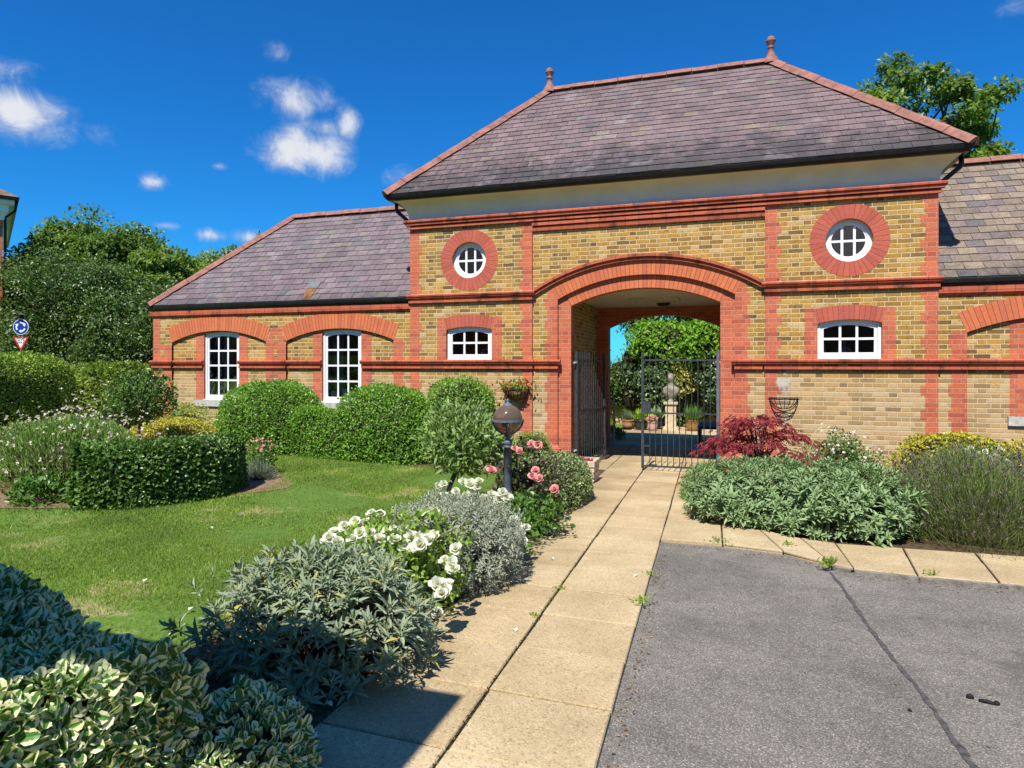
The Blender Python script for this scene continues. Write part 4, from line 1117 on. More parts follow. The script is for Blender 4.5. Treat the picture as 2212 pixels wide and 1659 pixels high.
def strip(name, label, cat, path, wd, h, n, L, Wd, tpl, m, seed, p=4.5, group=None, depth=.12, amp=.04, corek=.86, out=.45, up=.3, rnd=.8, hz=None):
    """clipped hedge along a path: rounded rectangular section"""
    rng = np.random.default_rng(seed); path = np.array(path, dtype=float)
    seg = np.linalg.norm(np.diff(path, axis=0), axis=1); cum = np.r_[0, np.cumsum(seg)]; Lt = cum[-1]
    vt = unit(np.gradient(path, axis=0))
    def at_s(s):
        i = np.clip(np.searchsorted(cum, s, side='right') - 1, 0, len(seg) - 1); f = ((s - cum[i]) / seg[i])[:, None]
        pt = path[i] + (path[i + 1] - path[i]) * f; return pt, unit(vt[i] * (1 - f) + vt[i + 1] * f)
    mid = path[len(path) // 2]
    t = thing(name, label, cat, (mid[0], mid[1], g(mid[1], mid[0])), group)
    ne = int(n * wd / (Lt + 2 * h + wd) * .8)
    a = rng.uniform(-.25, math.pi + .25, n); s = rng.uniform(0, Lt, n)
    cw, sw = np.cos(a), np.sin(a)
    q = (np.abs(cw / (wd / 2)) ** p + np.abs(sw / h) ** p) ** (-1 / p)
    a2 = np.arctan2(sw * h, cw * wd / 2); cw, sw = np.cos(a2), np.sin(a2); q = (np.abs(cw / (wd / 2)) ** p + np.abs(sw / h) ** p) ** (-1 / p)
    pt, tg = at_s(s)
    ww, zz = q * cw, np.maximum(q * sw, .01)
    nn = unit(np.stack([np.sign(ww) * np.abs(ww / (wd / 2)) ** (p - 1) / (wd / 2), np.abs(zz / h) ** (p - 1) / h], 1))
    sd = np.stack([tg[:, 1], -tg[:, 0]], 1)
    P = np.c_[pt + sd * ww[:, None], zz]; Nn = np.c_[sd * nn[:, :1], nn[:, 1]]
    # rounded ends
    for sgn, s0 in ((-1, 0.0), (1, Lt)):
        w_ = rng.uniform(-1, 1, ne) * wd / 2; z_ = rng.uniform(0, 1, ne) * h
        ok = (np.abs(w_ / (wd / 2)) ** p + np.abs(z_ / h) ** p) < 1; w_, z_ = w_[ok], z_[ok]
        pt, tg = at_s(np.full(len(w_), s0)); sd = np.stack([tg[:, 1], -tg[:, 0]], 1)
        bul = .12 * np.sqrt(np.maximum(0, 1 - (w_ / (wd / 2)) ** 2))
        P = np.r_[P, np.c_[pt + sd * w_[:, None] + tg * (sgn * bul)[:, None], z_]]; Nn = np.r_[Nn, np.c_[tg * sgn, np.zeros(len(w_))]]
    lum = lumps(rng, P, amp, fr=4.0) - 1
    P = P + Nn * (lum - depth * .5 * rng.random(len(P)) ** 1.5)[:, None] * min(wd, h)
    P[:, 2] = np.maximum(P[:, 2] * (1 if hz is None else 1), .01)
    P[:, 2] += np.array([g(yy, xx) for xx, yy in P[:, :2]])
    T, N_ = orient(rng, Nn, out, up, rnd, .6)
    k = 1 + .35 * (rng.random(len(P)) * 2 - 1)
    co, f, uv = leaves(P, T, N_, L * k, Wd * k, tpl); npmesh('foliage', co, f, m, t, uv)
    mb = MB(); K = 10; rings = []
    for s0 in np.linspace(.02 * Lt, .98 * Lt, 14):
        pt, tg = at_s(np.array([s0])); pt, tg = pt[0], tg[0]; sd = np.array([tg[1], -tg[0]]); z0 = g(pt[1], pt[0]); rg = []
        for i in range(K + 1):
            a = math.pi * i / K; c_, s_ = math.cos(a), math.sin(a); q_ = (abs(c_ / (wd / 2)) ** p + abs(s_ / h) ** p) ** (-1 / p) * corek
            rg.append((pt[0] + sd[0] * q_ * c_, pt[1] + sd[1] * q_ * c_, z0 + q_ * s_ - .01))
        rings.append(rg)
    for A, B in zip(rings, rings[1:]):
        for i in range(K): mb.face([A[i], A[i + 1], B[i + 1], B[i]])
    mb.face(rings[0]); mb.face(rings[-1][::-1]); mb.build('stems', TWIG_FILL, t)  # solid dark fill added so the hedge is not see-through
    return t

def rosettes(rng, P, Ax, nl, L, Wd, spread=(.45, 1.25), stem=.05, tpl='lance'):
    n = len(P); k = np.tile(np.arange(nl), n); P2 = np.repeat(P, nl, 0); A = unit(np.repeat(Ax, nl, 0))
    az = k * 2.3999 + np.repeat(rng.uniform(0, 6.28, n), nl) + rng.normal(size=n * nl) * .15
    u = unit(np.cross(A, np.array([.31, .2, .93]) + 0 * A)); v = np.cross(A, u)
    tilt = np.interp(k / max(nl - 1, 1), [0, 1], spread) + rng.normal(size=n * nl) * .12
    rad = u * np.cos(az)[:, None] + v * np.sin(az)[:, None]
    T = A * np.cos(tilt)[:, None] + rad * np.sin(tilt)[:, None]
    N_ = A * np.sin(tilt)[:, None] - rad * np.cos(tilt)[:, None]
    l = L * (.65 + .5 * k / nl) * (1 + .2 * rng.normal(size=n * nl)) * np.repeat(1 + .2 * rng.normal(size=n), nl)
    P2 = P2 - A * (stem * k / nl)[:, None]
    return leaves(P2, T, N_, l, l * Wd, tpl)

def stemset(mb, rng, x, y, tips, k=1.0, r0=.007, sp=.25):
    z = g(y, x)
    for tp in tips:
        b = np.array([x + (tp[0] - x) * sp + rng.normal() * .05, y + (tp[1] - y) * sp + rng.normal() * .05, z - .01])
        m1 = b * .55 + np.array(tp) * .45 + rng.normal(size=3) * .03; m1[2] = max(m1[2], z + .03)
        mb.tube([b, m1, tp], [r0, r0 * .75, r0 * .45], 4, False)

def sage(label, x, y, cz, r, n, L, Wd, m, seed, group=None, p=2.2, nl=11, nst=140, amp=.12, depth=.35):
    rng = np.random.default_rng(seed); zg = g(y, x)
    t = thing('sage_bush', label, 'bush', (x, y, zg), group)
    P, Nn = shell(rng, n, (x, y, cz), r, p, depth, amp, zg + .05, 5.0, .3)
    Ax = unit(Nn * .65 + np.array([0, 0, .75]) + rdir(rng, len(P)) * .35)
    co, f, uv = rosettes(rng, P, Ax, nl, L, Wd, (.35, 1.35), .06); npmesh('foliage', co, f, m, t, uv)
    mb = MB(); stemset(mb, rng, x, y, P[rng.permutation(len(P))[:nst]] - Ax[:nst] * .05); mb.build('stems', BARK, t)
    return t

# clipped hedges in front of the left wing
bush('topiary_dome', 'large clipped green topiary dome under the left tall window', 'topiary', -8.05, 10.30, .33, (.97, .80, 1.05), 2.7, 21000, .045, .030, 'diamond', L_BOX, 21, 'clipped topiary by the wall', depth=.16, amp=.034, shoots=420)
bush('topiary_dome', 'clipped green topiary dome between the right tall window and the willow-leaved little tree', 'topiary', -5.66, 10.42, .30, (.93, .76, 1.02), 2.7, 18000, .045, .030, 'diamond', L_BOX, 22, 'clipped topiary by the wall', depth=.16, amp=.034, shoots=420)
bush('topiary_ball', 'smaller clipped green ball of topiary just left of the hanging flower basket', 'topiary', -4.27, 10.45, .78, (.60, .56, .70), 2.5, 9500, .043, .029, 'diamond', L_BOX, 23, 'clipped topiary by the wall', depth=.16, amp=.034, shoots=420)
strip('box_hedge', 'short low flat-topped green hedge joining the two big topiary domes', 'hedge', [(-7.2, 10.05), (-6.3, 10.05)], .62, .84, 8500, .043, .028, 'diamond', L_BOX, 24, 5)
# island bed
arcp = [(-6.95 + .95 * math.cos(a), 6.25 + .95 * math.sin(a)) for a in np.linspace(R(-66), R(36), 12)]
strip('curved_hedge', 'dark green clipped knee-high hedge curving round the island bed in the lawn', 'hedge', arcp, .66, .66, 20000, .052, .037, 'oval', L_DARK, 25, 5, amp=.03, corek=.8)
rng = np.random.default_rng(31)
t = thing('gaura_bush', 'airy green bush covered in tiny white flowers at the left of the island bed', 'bush', (-7.85, 6.1, g(6.1, -7.85)))
P, Nn = shell(rng, 15000, (-7.85, 6.1, .42), (.98, .80, .56), 2.2, .5, .12, g(6.1, -7.85) + .03, 4.0)
T, N_ = orient(rng, Nn, .4, .8, .6, .3); co, f, uv = leaves(P, T, N_, .055 + .02 * rng.random(len(P)), .011, 'diamond'); npmesh('foliage', co, f, L_GAURA, t, uv)
core('stems', TWIG_FILL, t, (-7.85, 6.1, .42), (.98, .80, .56), 2.2, g(6.1, -7.85), .72)
P, Nn = shell(rng, 330, (-7.85, 6.1, .45), (1.02, .84, .62), 2.2, .22, .16, .45, 4.0)
P = np.r_[P, P[:40] + np.c_[rng.normal(size=(40, 2)) * .06, .08 + rng.random(40) * .18]]
parts = []
for k in range(4):
    A = unit(np.r_[Nn, Nn[:40]] * .6 + rdir(rng, len(P)) * .9); parts.append(leaves(P, A, rdir(rng, len(P)), .034, .022, 'diamond'))
co, f, uv = join(parts); tag(npmesh('flowers', co, f, P_BLUSH, t, uv), kind='stuff')
bush('golden_mound', 'low clipped yellow-green mound of euonymus behind the island hedge', 'shrub', -9.35, 9.25, .22, (.88, .62, .50), 2.5, 9000, .038, .026, 'diamond', L_GOLD, 32, depth=.15, amp=.03)
bush('yew_ball', 'small dark bushy ball of yew between the laurel hedge and the small standard tree', 'shrub', -10.45, 9.2, .62, (.36, .36, .40), 2.3, 4200, .04, .014, 'diamond', L_YEW, 33, depth=.15, amp=.03)
t = bush('potentilla_bush', 'loose shrub with pale yellow flowers against the wall of the left wing', 'shrub', -10.35, 10.55, .45, (.62, .36, .45), 2.1, 3000, .045, .022, 'diamond', L_ROSEB, 34, amp=.15, depth=.4, corek=.55)
rng = np.random.default_rng(35); P, Nn = shell(rng, 130, (-10.35, 10.55, .45), (.62, .36, .47), 2.1, .2, .15, .45)
co, f, uv = join([leaves(P, unit(Nn + rdir(rng, len(P)) * .8), Nn, .035, .04, 'diamond') for _ in range(3)]); tag(npmesh('flowers', co, f, P_YEL, t, uv), kind='stuff')
# small standard tree of the island bed
def standard(name, label, bx, by, cx, cy, cz, r, n, L, Wd, tpl, m, bark, seed, p=2.0, tr=.035, out=.3, up=.6, rnd=.8, forkz=.3, nl=16, depth=.6, amp=.14):
    rng = np.random.default_rng(seed); z = g(by, bx)
    t = thing(name, label, 'tree', (bx, by, z))
    zf = cz - r[2] * forkz
    mb = MB(); top = Vector((bx + (cx - bx) * .7, by + (cy - by) * .7, zf - r[2] * .35))
    mb.tube([(bx, by, z - .03), (bx * .6 + top.x * .4 + .01, by * .6 + top.y * .4, z + (top.z - z) * .5), top], [tr * 1.25, tr, tr * .95], 8)
    P, Nn = shell(rng, n, (cx, cy, cz), r, p, depth, amp, None, 4.5, .35)
    for q in P[rng.permutation(len(P))[:nl]]:
        e = np.array((cx, cy, cz)) + (q - np.array((cx, cy, cz))) * .86; md = np.array(top) * .5 + e * .5 + rng.normal(size=3) * .03
        mb.tube([top, md, e], [tr * .55, tr * .35, tr * .13], 5, False)
    mb.build('trunk', bark, t, True)
    T, N_ = orient(rng, Nn, out, up, rnd, .4); k = 1 + .3 * (rng.random(len(P)) * 2 - 1)
    co, f, uv = leaves(P, T, N_, L * k, Wd * k, tpl); npmesh('crown', co, f, m, t, uv)
    return t
standard('standard_tree', 'small dark evergreen standard tree with a thin pale stem in the island bed', -8.82, 8.0, -8.78, 8.05, 1.17, (.52, .48, .40), 3300, .065, .032, 'oval', L_DARK, PALEBARK, 36, tr=.022)
standard('willow_standard', 'little round-headed tree with narrow willow-like leaves and forked trunk left of the lamp post', -3.05, 6.85, -2.84, 6.98, .82, (.52, .47, .38), 2900, .088, .027, 'lance', L_OLIVE, PALEBARK, 37, tr=.03, up=.45, out=.6, rnd=.75, nl=30, forkz=.6, depth=.7, amp=.14)
def tuft(name, label, cat, x, y, r, h, n, L, Wd, m, seed, group=None, spike=None, sp_n=0, sp_len=.05, wob=.35, base=.35, tpl='blade', zc=.55):
    """fine upright growth: lavender, grasses"""
    rng = np.random.default_rng(seed); z = g(y, x); t = thing(name, label, cat, (x, y, z), group)
    D = rdir(rng, n); D[:, 2] = np.abs(D[:, 2]); q = rng.random(n) ** .45
    P = np.array((x, y, z)) + D * q[:, None] * np.array((r[0], r[1], h * zc)) * lumps(rng, D, .12)[:, None]
    T = unit(D * np.array((.9, .9, .5)) + np.array((0, 0, .75)) + rdir(rng, n) * wob)
    l = L * (.6 + .8 * rng.random(n)); parts = [leaves(P, T, rdir(rng, n), l, Wd, tpl)]
    co, f, uv = join(parts); npmesh('foliage', co, f, m, t, uv)
    if spike:
        D = rdir(rng, sp_n); D[:, 2] = np.abs(D[:, 2]); P = np.array((x, y, z)) + D * np.array((r[0], r[1], h * zc)) * (.75 + .25 * rng.random(sp_n))[:, None]
        A = unit(D * np.array((.6, .6, .4)) + np.array((0, 0, .9)) + rdir(rng, sp_n) * .25); ln = h * (1 - zc) * (.5 + .9 * rng.random(sp_n))
        st = leaves(P, A, rdir(rng, sp_n), ln, .004, 'tri'); tip = P + A * ln[:, None]
        npmesh('flower_stems', *st[:2], L_LAV, t, st[2])
        ps = []
        for k in range(5): ps.append(leaves(tip - A * (sp_len * (k - 1) / 4)[None] if False else tip - A * (sp_len * (k - 1) / 4), unit(A * .8 + rdir(rng, sp_n) * .6), rdir(rng, sp_n), sp_len * .55, .011, 'diamond'))
        co, f, uv = join(ps); npmesh('flower_spikes', co, f, spike, t, uv)
    core('stems', TWIG_FILL, t, (x, y, z), (r[0], r[1], h * zc), 2.0, z - .01, .62)
    return t
tuft('lavender_bush', 'small grey lavender at the right end of the curved hedge', 'lavender', -6.12, 7.55, (.22, .22), .38, 1500, .08, .006, L_LAVG, 41, 'small lavenders of the island bed')
tuft('lavender_bush', 'low grey lavender at the left edge of the picture beside the white-flowered bush', 'lavender', -8.95, 6.0, (.55, .35), .34, 2400, .07, .006, L_LAVG, 42, 'small lavenders of the island bed')
t = bush('sedum_plant', 'small plant with pale pink flower heads at the end of the curved hedge', 'plant', -6.42, 7.95, .33, (.22, .2, .26), 2, 420, .05, .03, 'oval', L_ROSE, 43, corek=0, depth=.6)
rng = np.random.default_rng(44); P, Nn = shell(rng, 60, (-6.42, 7.95, .36), (.24, .2, .28), 2, .2, .1, .42)
co, f, uv = join([leaves(P, unit(Nn + rdir(rng, len(P))), Nn, .028, .028, 'diamond') for _ in range(3)]); npmesh('flowers', co, f, P_PINK, t, uv)
bush('leafy_plant', 'low leafy green plant on the bark mulch in front of the white-flowered bush', 'plant', -7.05, 5.15, g(5.15, -7.05) + .05, (.34, .26, .22), 2, 650, .07, .03, 'oval', L_ROSE, 45, corek=0, depth=.6, amp=.2)
bush('primrose_plant', 'tiny rosette of bright green leaves at the front edge of the island bed', 'plant', -7.75, 4.98, g(4.98, -7.75), (.17, .14, .08), 2, 90, .08, .03, 'oval', L_HOSTA, 46, corek=0, depth=.7)
# tall hedges on the left
strip('yew_hedge', 'tall thick dark yew hedge at the left edge with sunlit top', 'hedge', [(-9.75, 4.3), (-10.5, 5.9), (-11.24, 7.5)], 2.5, 1.62, 60000, .045, .022, 'diamond', L_LIME, 51, 7, amp=.02, corek=.84)
strip('laurel_hedge', 'bright yellow-green laurel hedge running behind the standard tree to the wing', 'hedge', [(-18.6, 13.2), (-15.6, 12.4), (-12.75, 11.5)], 1.1, 1.45, 10500, .13, .05, 'oval', L_LAUREL, 52, 4.5, amp=.05)

# the left flower border
sage('broad grey-green sage bush with woody stems, largest of the path border, beside the variegated hedge', -2.10, 3.05, .31, (.70, .54, .37), 620, .078, .23, L_SAGE, 61, nst=260, nl=10)
def bloom_mesh(name, m, seed, big=.045, rings=((6, 1.35, 1.0), (6, .95, .92), (5, .55, .72), (4, .25, .5)), stam=True):
    rng = np.random.default_rng(seed); parts = []
    for (k, tilt, sc) in rings:
        az = np.arange(k) * 6.2832 / k + rng.uniform(0, 6) + rng.normal(size=k) * .15; tl = tilt + rng.normal(size=k) * .14
        T = np.stack([np.cos(az) * np.sin(tl), np.sin(az) * np.sin(tl), np.cos(tl)], 1); N_ = np.stack([-np.cos(az) * np.cos(tl), -np.sin(az) * np.cos(tl), np.sin(tl)], 1)
        parts.append(leaves(np.zeros((k, 3)), T, N_, big * sc * (1 + .12 * rng.normal(size=k)), big * sc * 1.15, 'petal'))
    co, f, uv = join(parts); nf = sum(len(q) for q in f); mi = np.zeros(nf, int)
    if stam:
        c2, f2, u2 = leaves(np.zeros((26, 3)), unit(np.c_[rng.normal(size=(26, 2)) * .55, np.ones(26)]), rdir(rng, 26), big * .32, big * .10, 'diamond')
        f = f + [q + len(co) for q in f2]; co = np.r_[co, c2]; uv = np.r_[uv, u2]; mi = np.r_[mi, np.ones(sum(len(q) for q in f2), int)]
    tmp = npmesh(name, co, f, [m, P_STAM], None, uv, mi=mi); me = tmp.data; bpy.data.objects.remove(tmp); return me
WB = [bloom_mesh('rose_bloom', P_WHITE, 100 + k) for k in range(3)]
DBL = ((7, 1.4, 1.0), (7, 1.1, .95), (7, .8, .85), (6, .5, .72), (5, .28, .6), (4, .1, .5))
PB = [bloom_mesh('rose_bloom', P_PINK, 110 + k, .05, DBL, False) for k in range(2)]
def add_blooms(t, meshes, spots, seed, sc=1.0, name='rose_bloom'):
    rr = random.Random(seed)
    for i, (x, y, z, nx, ny, nz_) in enumerate(spots):
        o = bpy.data.objects.new(name, meshes[i % len(meshes)]); link(o, t)
        n = Vector((nx + rr.uniform(-.3, .3), ny + rr.uniform(-.3, .3), nz_ + rr.uniform(-.1, .3))).normalized()
        q = n.to_track_quat('Z', 'Y'); s_ = sc * rr.uniform(.8, 1.2)
        o.matrix_parent_inverse = Matrix.Translation(t.location).inverted()
        o.location = (x, y, z); o.rotation_euler = q.to_euler(); o.scale = (s_, s_, s_)
def at(px, py, Y):
    c, s = math.cos(TH), math.sin(TH); u = (px - 1106) / 1400; dx, dy = -s + u * c, c + u * s; k = Y / dy
    return (dx * k, Y, CAM.z - (py - 787) / 1400 * k)
def rose(label, x, y, cz, r, n, L, m, seed, p=2.0, gaps=.5, group='rose bushes of the path border'):
    rng = np.random.default_rng(seed); z = g(y, x); t = thing('rose_bush', label, 'rose bush', (x, y, z), group)
    P, Nn = shell(rng, n, (x, y, cz), r, p, .75, .18, z + .06, 5.0, gaps)
    T, N_ = orient(rng, Nn, .5, .25, .8, .5); k = 1 + .35 * (rng.random(len(P)) * 2 - 1)
    co, f, uv = leaves(P, T, N_, L * k, L * .6 * k, 'oval'); npmesh('foliage', co, f, m, t, uv)
    mb = MB(); stemset(mb, rng, x, y, P[rng.permutation(len(P))[:45]], r0=.006); mb.build('stems', BARK, t)
    return t
def spots(lst, t, jit, seed): return lst
wr1 = rose('white rose bush with big open blooms between the sage and the silver bush', -2.02, 3.92, .36, (.50, .42, .34), 2300, .045, L_ROSEB, 62)
SP1 = [(722, 1150, 3.75), (745, 1140, 3.9), (768, 1128, 3.95), (790, 1133, 4.0), (803, 1110, 4.0), (822, 1113, 4.05), (778, 1150, 3.8), (800, 1152, 3.8), (835, 1148, 3.85), (850, 1145, 3.95), (868, 1142, 4.0), (888, 1158, 3.8), (905, 1162, 3.8),
       (872, 1180, 3.75), (938, 1158, 3.85), (925, 1166, 3.75), (712, 1165, 3.6), (730, 1170, 3.55), (895, 1185, 3.7), (908, 1178, 3.65), (852, 1165, 3.7), (820, 1165, 3.7), (762, 1165, 3.6), (935, 1110, 4.2),
       (975, 1215, 3.7), (962, 1212, 3.75), (978, 1228, 3.68), (950, 1268, 3.55), (962, 1275, 3.5), (945, 1262, 3.5), (968, 1262, 3.55), (955, 1282, 3.45), (945, 1325, 3.40), (985, 1185, 3.8), (870, 1290, 3.3)]
add_blooms(wr1, WB, [(*at(*s_), .25, -.6, .6) for s_ in SP1], 1, .98)
sage('rounded silver-white bush with tiny leaves spilling on to the path behind the white roses', -1.98, 4.62, .28, (.58, .58, .41), 1900, .036, .26, L_SILVER, 63, nl=11, nst=90, amp=.06, depth=.3).name = 'silver_bush'
wr2 = rose('second white rose bush, in front of the lamp post', -1.98, 5.52, .22, (.52, .36, .22), 1900, .045, L_ROSE, 64)
SP2 = [(945, 1050, 5.6), (958, 1046, 5.7), (1000, 1040, 5.7), (1015, 1045, 5.6), (1030, 1052, 5.6), (985, 1062, 5.5), (960, 1070, 5.4), (1005, 1072, 5.4), (1045, 1075, 5.4), (1062, 1070, 5.5), (1075, 1080, 5.3), (1020, 1090, 5.3), (1050, 1095, 5.3), (1085, 1065, 5.5), (1095, 1075, 5.4),
       (1120, 1138, 5.15), (1137, 1140, 5.15), (1122, 1152, 5.1), (1110, 1122, 5.2), (1128, 1170, 5.0), (1100, 1178, 5.0), (1110, 1192, 4.95), (1020, 1062, 5.5), (1035, 1040, 5.7)]
add_blooms(wr2, WB, [(*at(s_[0], s_[1], min(s_[2], 5.14)), .3, -.6, .55) for s_ in SP2], 2, .92)
pr_ = rose('pink rose bush with bronze young leaves behind the lamp post', -1.98, 6.72, .38, (.40, .36, .46), 1700, .055, L_ROSER, 65)
add_blooms(pr_, PB, [(*at(*s_), .1, -.7, .4) for s_ in [(1148, 960, 6.3), (1162, 962, 6.25), (1123, 975, 6.25), (1112, 970, 6.3), (1157, 1018, 6.05), (1150, 1030, 6.0), (1166, 1034, 6.0), (1062, 1018, 6.2), (1198, 1058, 6.1), (1056, 1012, 6.25)]], 3, .85)
rose('bushy green rose shrub with few flowers at the foot of the lamp post', -1.80, 6.15, .14, (.42, .4, .26), 1500, .05, L_ROSE, 66)
bush('variegated_shrub', 'low rounded cream and green variegated shrub beside the stone trough', 'shrub', -2.02, 7.95, .15, (.46, .82, .42), 2.6, 9000, .030, .020, 'diamond', L_VARS, 67, depth=.18, amp=.04)
bush('box_shrub', 'small round olive-green shrub at the foot of the left archway pier', 'shrub', -2.85, 9.95, .22, (.34, .3, .40), 2.4, 3600, .03, .014, 'diamond', L_BOX, 68, depth=.2)
# variegated hedge in the left foreground
strip('variegated_hedge', 'waist-high hedge of big cream-edged variegated leaves filling the bottom left corner', 'hedge', [(-3.4, 1.72), (-2.6, 1.55), (-1.92, 1.38)], 1.06, .62, 12500, .050, .036, 'obov', L_VAR, 71, 5, amp=.06, depth=.24, corek=.8, out=.35, up=.5, rnd=.75)
bush('variegated_shrub', 'small low variegated bush at the foot of the big variegated hedge, next to the path', 'shrub', -1.70, 1.98, .16, (.24, .26, .28), 2.3, 1700, .044, .030, 'obov', L_VAR, 72, depth=.3, amp=.08)

# the right border
sage('leafy sage-green bush of the right border, the one nearer the archway', .42, 7.72, .18, (.72, .66, .44), 1050, .078, .27, L_SAGEG, 81, nst=120, nl=11, p=2.6, amp=.08)
sage('leafy sage-green bush of the right border, beside the lavender at the curved kerb', 1.20, 7.30, .20, (.66, .56, .46), 1000, .078, .27, L_SAGEG, 82, nst=160, nl=11, p=2.4, amp=.14)
tuft('lavender_bush', 'wide faded lavender bush with brown flower spikes at the right edge', 'lavender', 2.55, 7.72, (1.02, .92), .92, 15000, .14, .0055, L_LAV, 83, None, L_LAVF, 1500, .055, .42, zc=.78)
tuft('rosemary_bush', 'small fresh green feathery bush beside the open gate', 'bush', -.12, 8.75, (.34, .4), .58, 3500, .10, .008, L_STRAP, 84, zc=.75)
tuft('grey_tuft', 'grey-green tuft of narrow leaves under the red maple', 'plant', .75, 8.7, (.4, .35), .5, 2200, .12, .012, L_SAGEG, 85, zc=.7)
t = bush('potentilla_bush', 'loose green bush with many small white flowers against the right-hand wall', 'shrub', 1.58, 9.75, .30, (.50, .42, .48), 2.1, 4200, .040, .020, 'diamond', L_ROSE, 86, amp=.18, depth=.5, corek=.5)
rng = np.random.default_rng(87); P, Nn = shell(rng, 230, (1.58, 9.7, .32), (.52, .44, .52), 2.1, .2, .18, .1)
co, f, uv = join([leaves(P, unit(Nn * .7 + rdir(rng, len(P))), Nn, .026, .032, 'diamond') for _ in range(4)]); tag(npmesh('flowers', co, f, P_WHITE, t, uv), kind='stuff')
bush('golden_euonymus', 'golden yellow and green euonymus bush under the right wing wall', 'shrub', 3.0, 9.9, .25, (.80, .52, .56), 2.4, 7500, .042, .026, 'diamond', L_GOLDV, 88, 'golden bushes of the right border', depth=.2, amp=.08)
bush('golden_euonymus', 'golden yellow euonymus bush cut by the right edge of the picture', 'shrub', 3.6, 8.9, .25, (.62, .5, .55), 2.4, 5500, .042, .026, 'diamond', L_GOLDV, 89, 'golden bushes of the right border', depth=.2, amp=.08)
wr3 = rose('white rose shrub above the faded lavender at the right edge', 2.88, 8.55, .42, (.42, .3, .36), 1400, .045, L_ROSE, 90, group=None)
add_blooms(wr3, WB, [(*at(*s_), .1, -.6, .6) for s_ in [(2088, 972, 8.3), (2098, 968, 8.35), (2112, 978, 8.3), (2128, 975, 8.3), (2140, 990, 8.2), (2150, 985, 8.2), (2148, 998, 8.15), (2105, 985, 8.25), (2120, 992, 8.2), (2138, 1005, 8.1), (2160, 970, 8.4), (2175, 995, 8.2)]], 4, .6)
t = thing('flax_plant', 'bronze sword-leaved flax standing behind the sage bushes', 'plant', (1.02, 8.7, g(8.7)))
rng = np.random.default_rng(91); n = 9; P = np.array((1.02, 8.7, g(8.7))) + np.c_[rng.normal(size=(n, 2)) * .05, np.zeros(n)]
co, f, uv = leaves(P, unit(np.c_[rng.normal(size=(n, 2)) * .28, np.ones(n)]), unit(np.c_[rng.normal(size=(n, 2)), np.zeros(n)]), .45 + .45 * rng.random(n), .055, 'lance'); npmesh('leaves', co, f, L_PHOR, t, uv)

# Japanese maple: low spreading limbs with drooping fine-cut leaves
t = thing('japanese_maple', 'low spreading dark red cut-leaf maple in front of the archway pier', 'tree', (.50, 9.35, g(9.35)))
rng = np.random.default_rng(92); mb = MB(); base = np.array((.50, 9.35, g(9.35))); parts = []
fork = base + np.array((.02, .0, .42)); mb.tube([base, base * .5 + fork * .5 + np.array((.03, 0, 0)), fork], [.045, .036, .032], 8)
for k in range(30):
    a = k * 2.4 + rng.normal() * .2; rr = .2 + .68 * rng.random() ** .6; hh = 1.14 - .72 * (rr / .80) ** 1.6 + rng.normal() * .06
    if k < 4: hh = 1.05 + .06 * rng.random(); rr *= .45
    e = base + np.array((rr * math.cos(a) * 1.0, rr * math.sin(a) * .62, hh)); m1 = fork * .45 + e * .55 + np.array((0, 0, .10 + .05 * rng.random()))
    mb.tube([fork, m1, e], [.018, .010, .004], 5, False)
    n = 46; c = e * .75 + m1 * .25
    P = c + rng.normal(size=(n, 3)) * np.array((.135, .11, .025)); P[:, 2] -= ((P[:, :2] - c[:2]) ** 2).sum(1) * 1.3
    outd = unit(np.c_[P[:, :2] - base[:2], np.zeros(n)] + 1e-4)
    for j in range(5):       # each leaf is a fan of narrow lobes
        ang = (j - 2) * .5; ca, sa = math.cos(ang), math.sin(ang)
        T = np.c_[outd[:, 0] * ca - outd[:, 1] * sa, outd[:, 0] * sa + outd[:, 1] * ca, np.full(n, -.55)] + rng.normal(size=(n, 3)) * .22
        parts.append(leaves(P, T, np.array((0, 0, 1.0)) + rng.normal(size=(n, 3)) * .3, .095 * (1 - abs(j - 2) * .14), .012, 'diamond'))
mb.build('trunk', BARK, t, True); co, f, uv = join(parts); npmesh('crown', co, f, L_MAPLE, t, uv)

# ------------------------------------------------------------------ lamp post
lx, ly = -2.10, 6.42; lz = g(ly)
lp = thing('lamp_post', 'short blue-grey lamp post with a smoked brown globe in the path border', 'lamp', (lx, ly, lz))
mb = MB(); mb.lathe([(.055, -.05), (.055, .10), (.043, .12), (.041, .83), (.046, .832), (.046, .85), (.042, .852), (.042, .865), (.048, .87), (.048, .90), (.040, .907), (.026, .918), (.024, .932), (.032, .95), (.044, .972), (.052, .99), (.03, .995), (.001, .995)], (lx, ly, lz), 20)
mb.build('post', LAMPG, lp, True)
gz = 1.13; gr_ = .152
m, tt, b = mat('smoked_globe', .12, .6)
b.inputs['Base Color'].default_value = (.36, .25, .18, 1); b.inputs['Transmission Weight'].default_value = .7; b.inputs['Coat Weight'].default_value = .6; b.inputs['Coat Roughness'].default_value = .06; b.inputs['IOR'].default_value = 1.12
mb = MB(); mb.ball((lx, ly, gz), gr_, 24); mb.build('globe', m, lp, True)
mb = MB(); mb.ball((lx, ly, gz + .01), .036, 10, 1.25); mb.lathe([(.018, -.12), (.018, -.03)], (lx, ly, gz), 10); mb.build('bulb', plain('opal_bulb', (.80, .74, .62), .4, .4, .03), lp, True)
mb = MB(); mb.lathe([(.153, -.012), (.172, -.012), (.172, .010), (.153, .010), (.153, -.012)], (lx, ly, gz - .012), 36)
mb.build('band', LAMPG, lp)
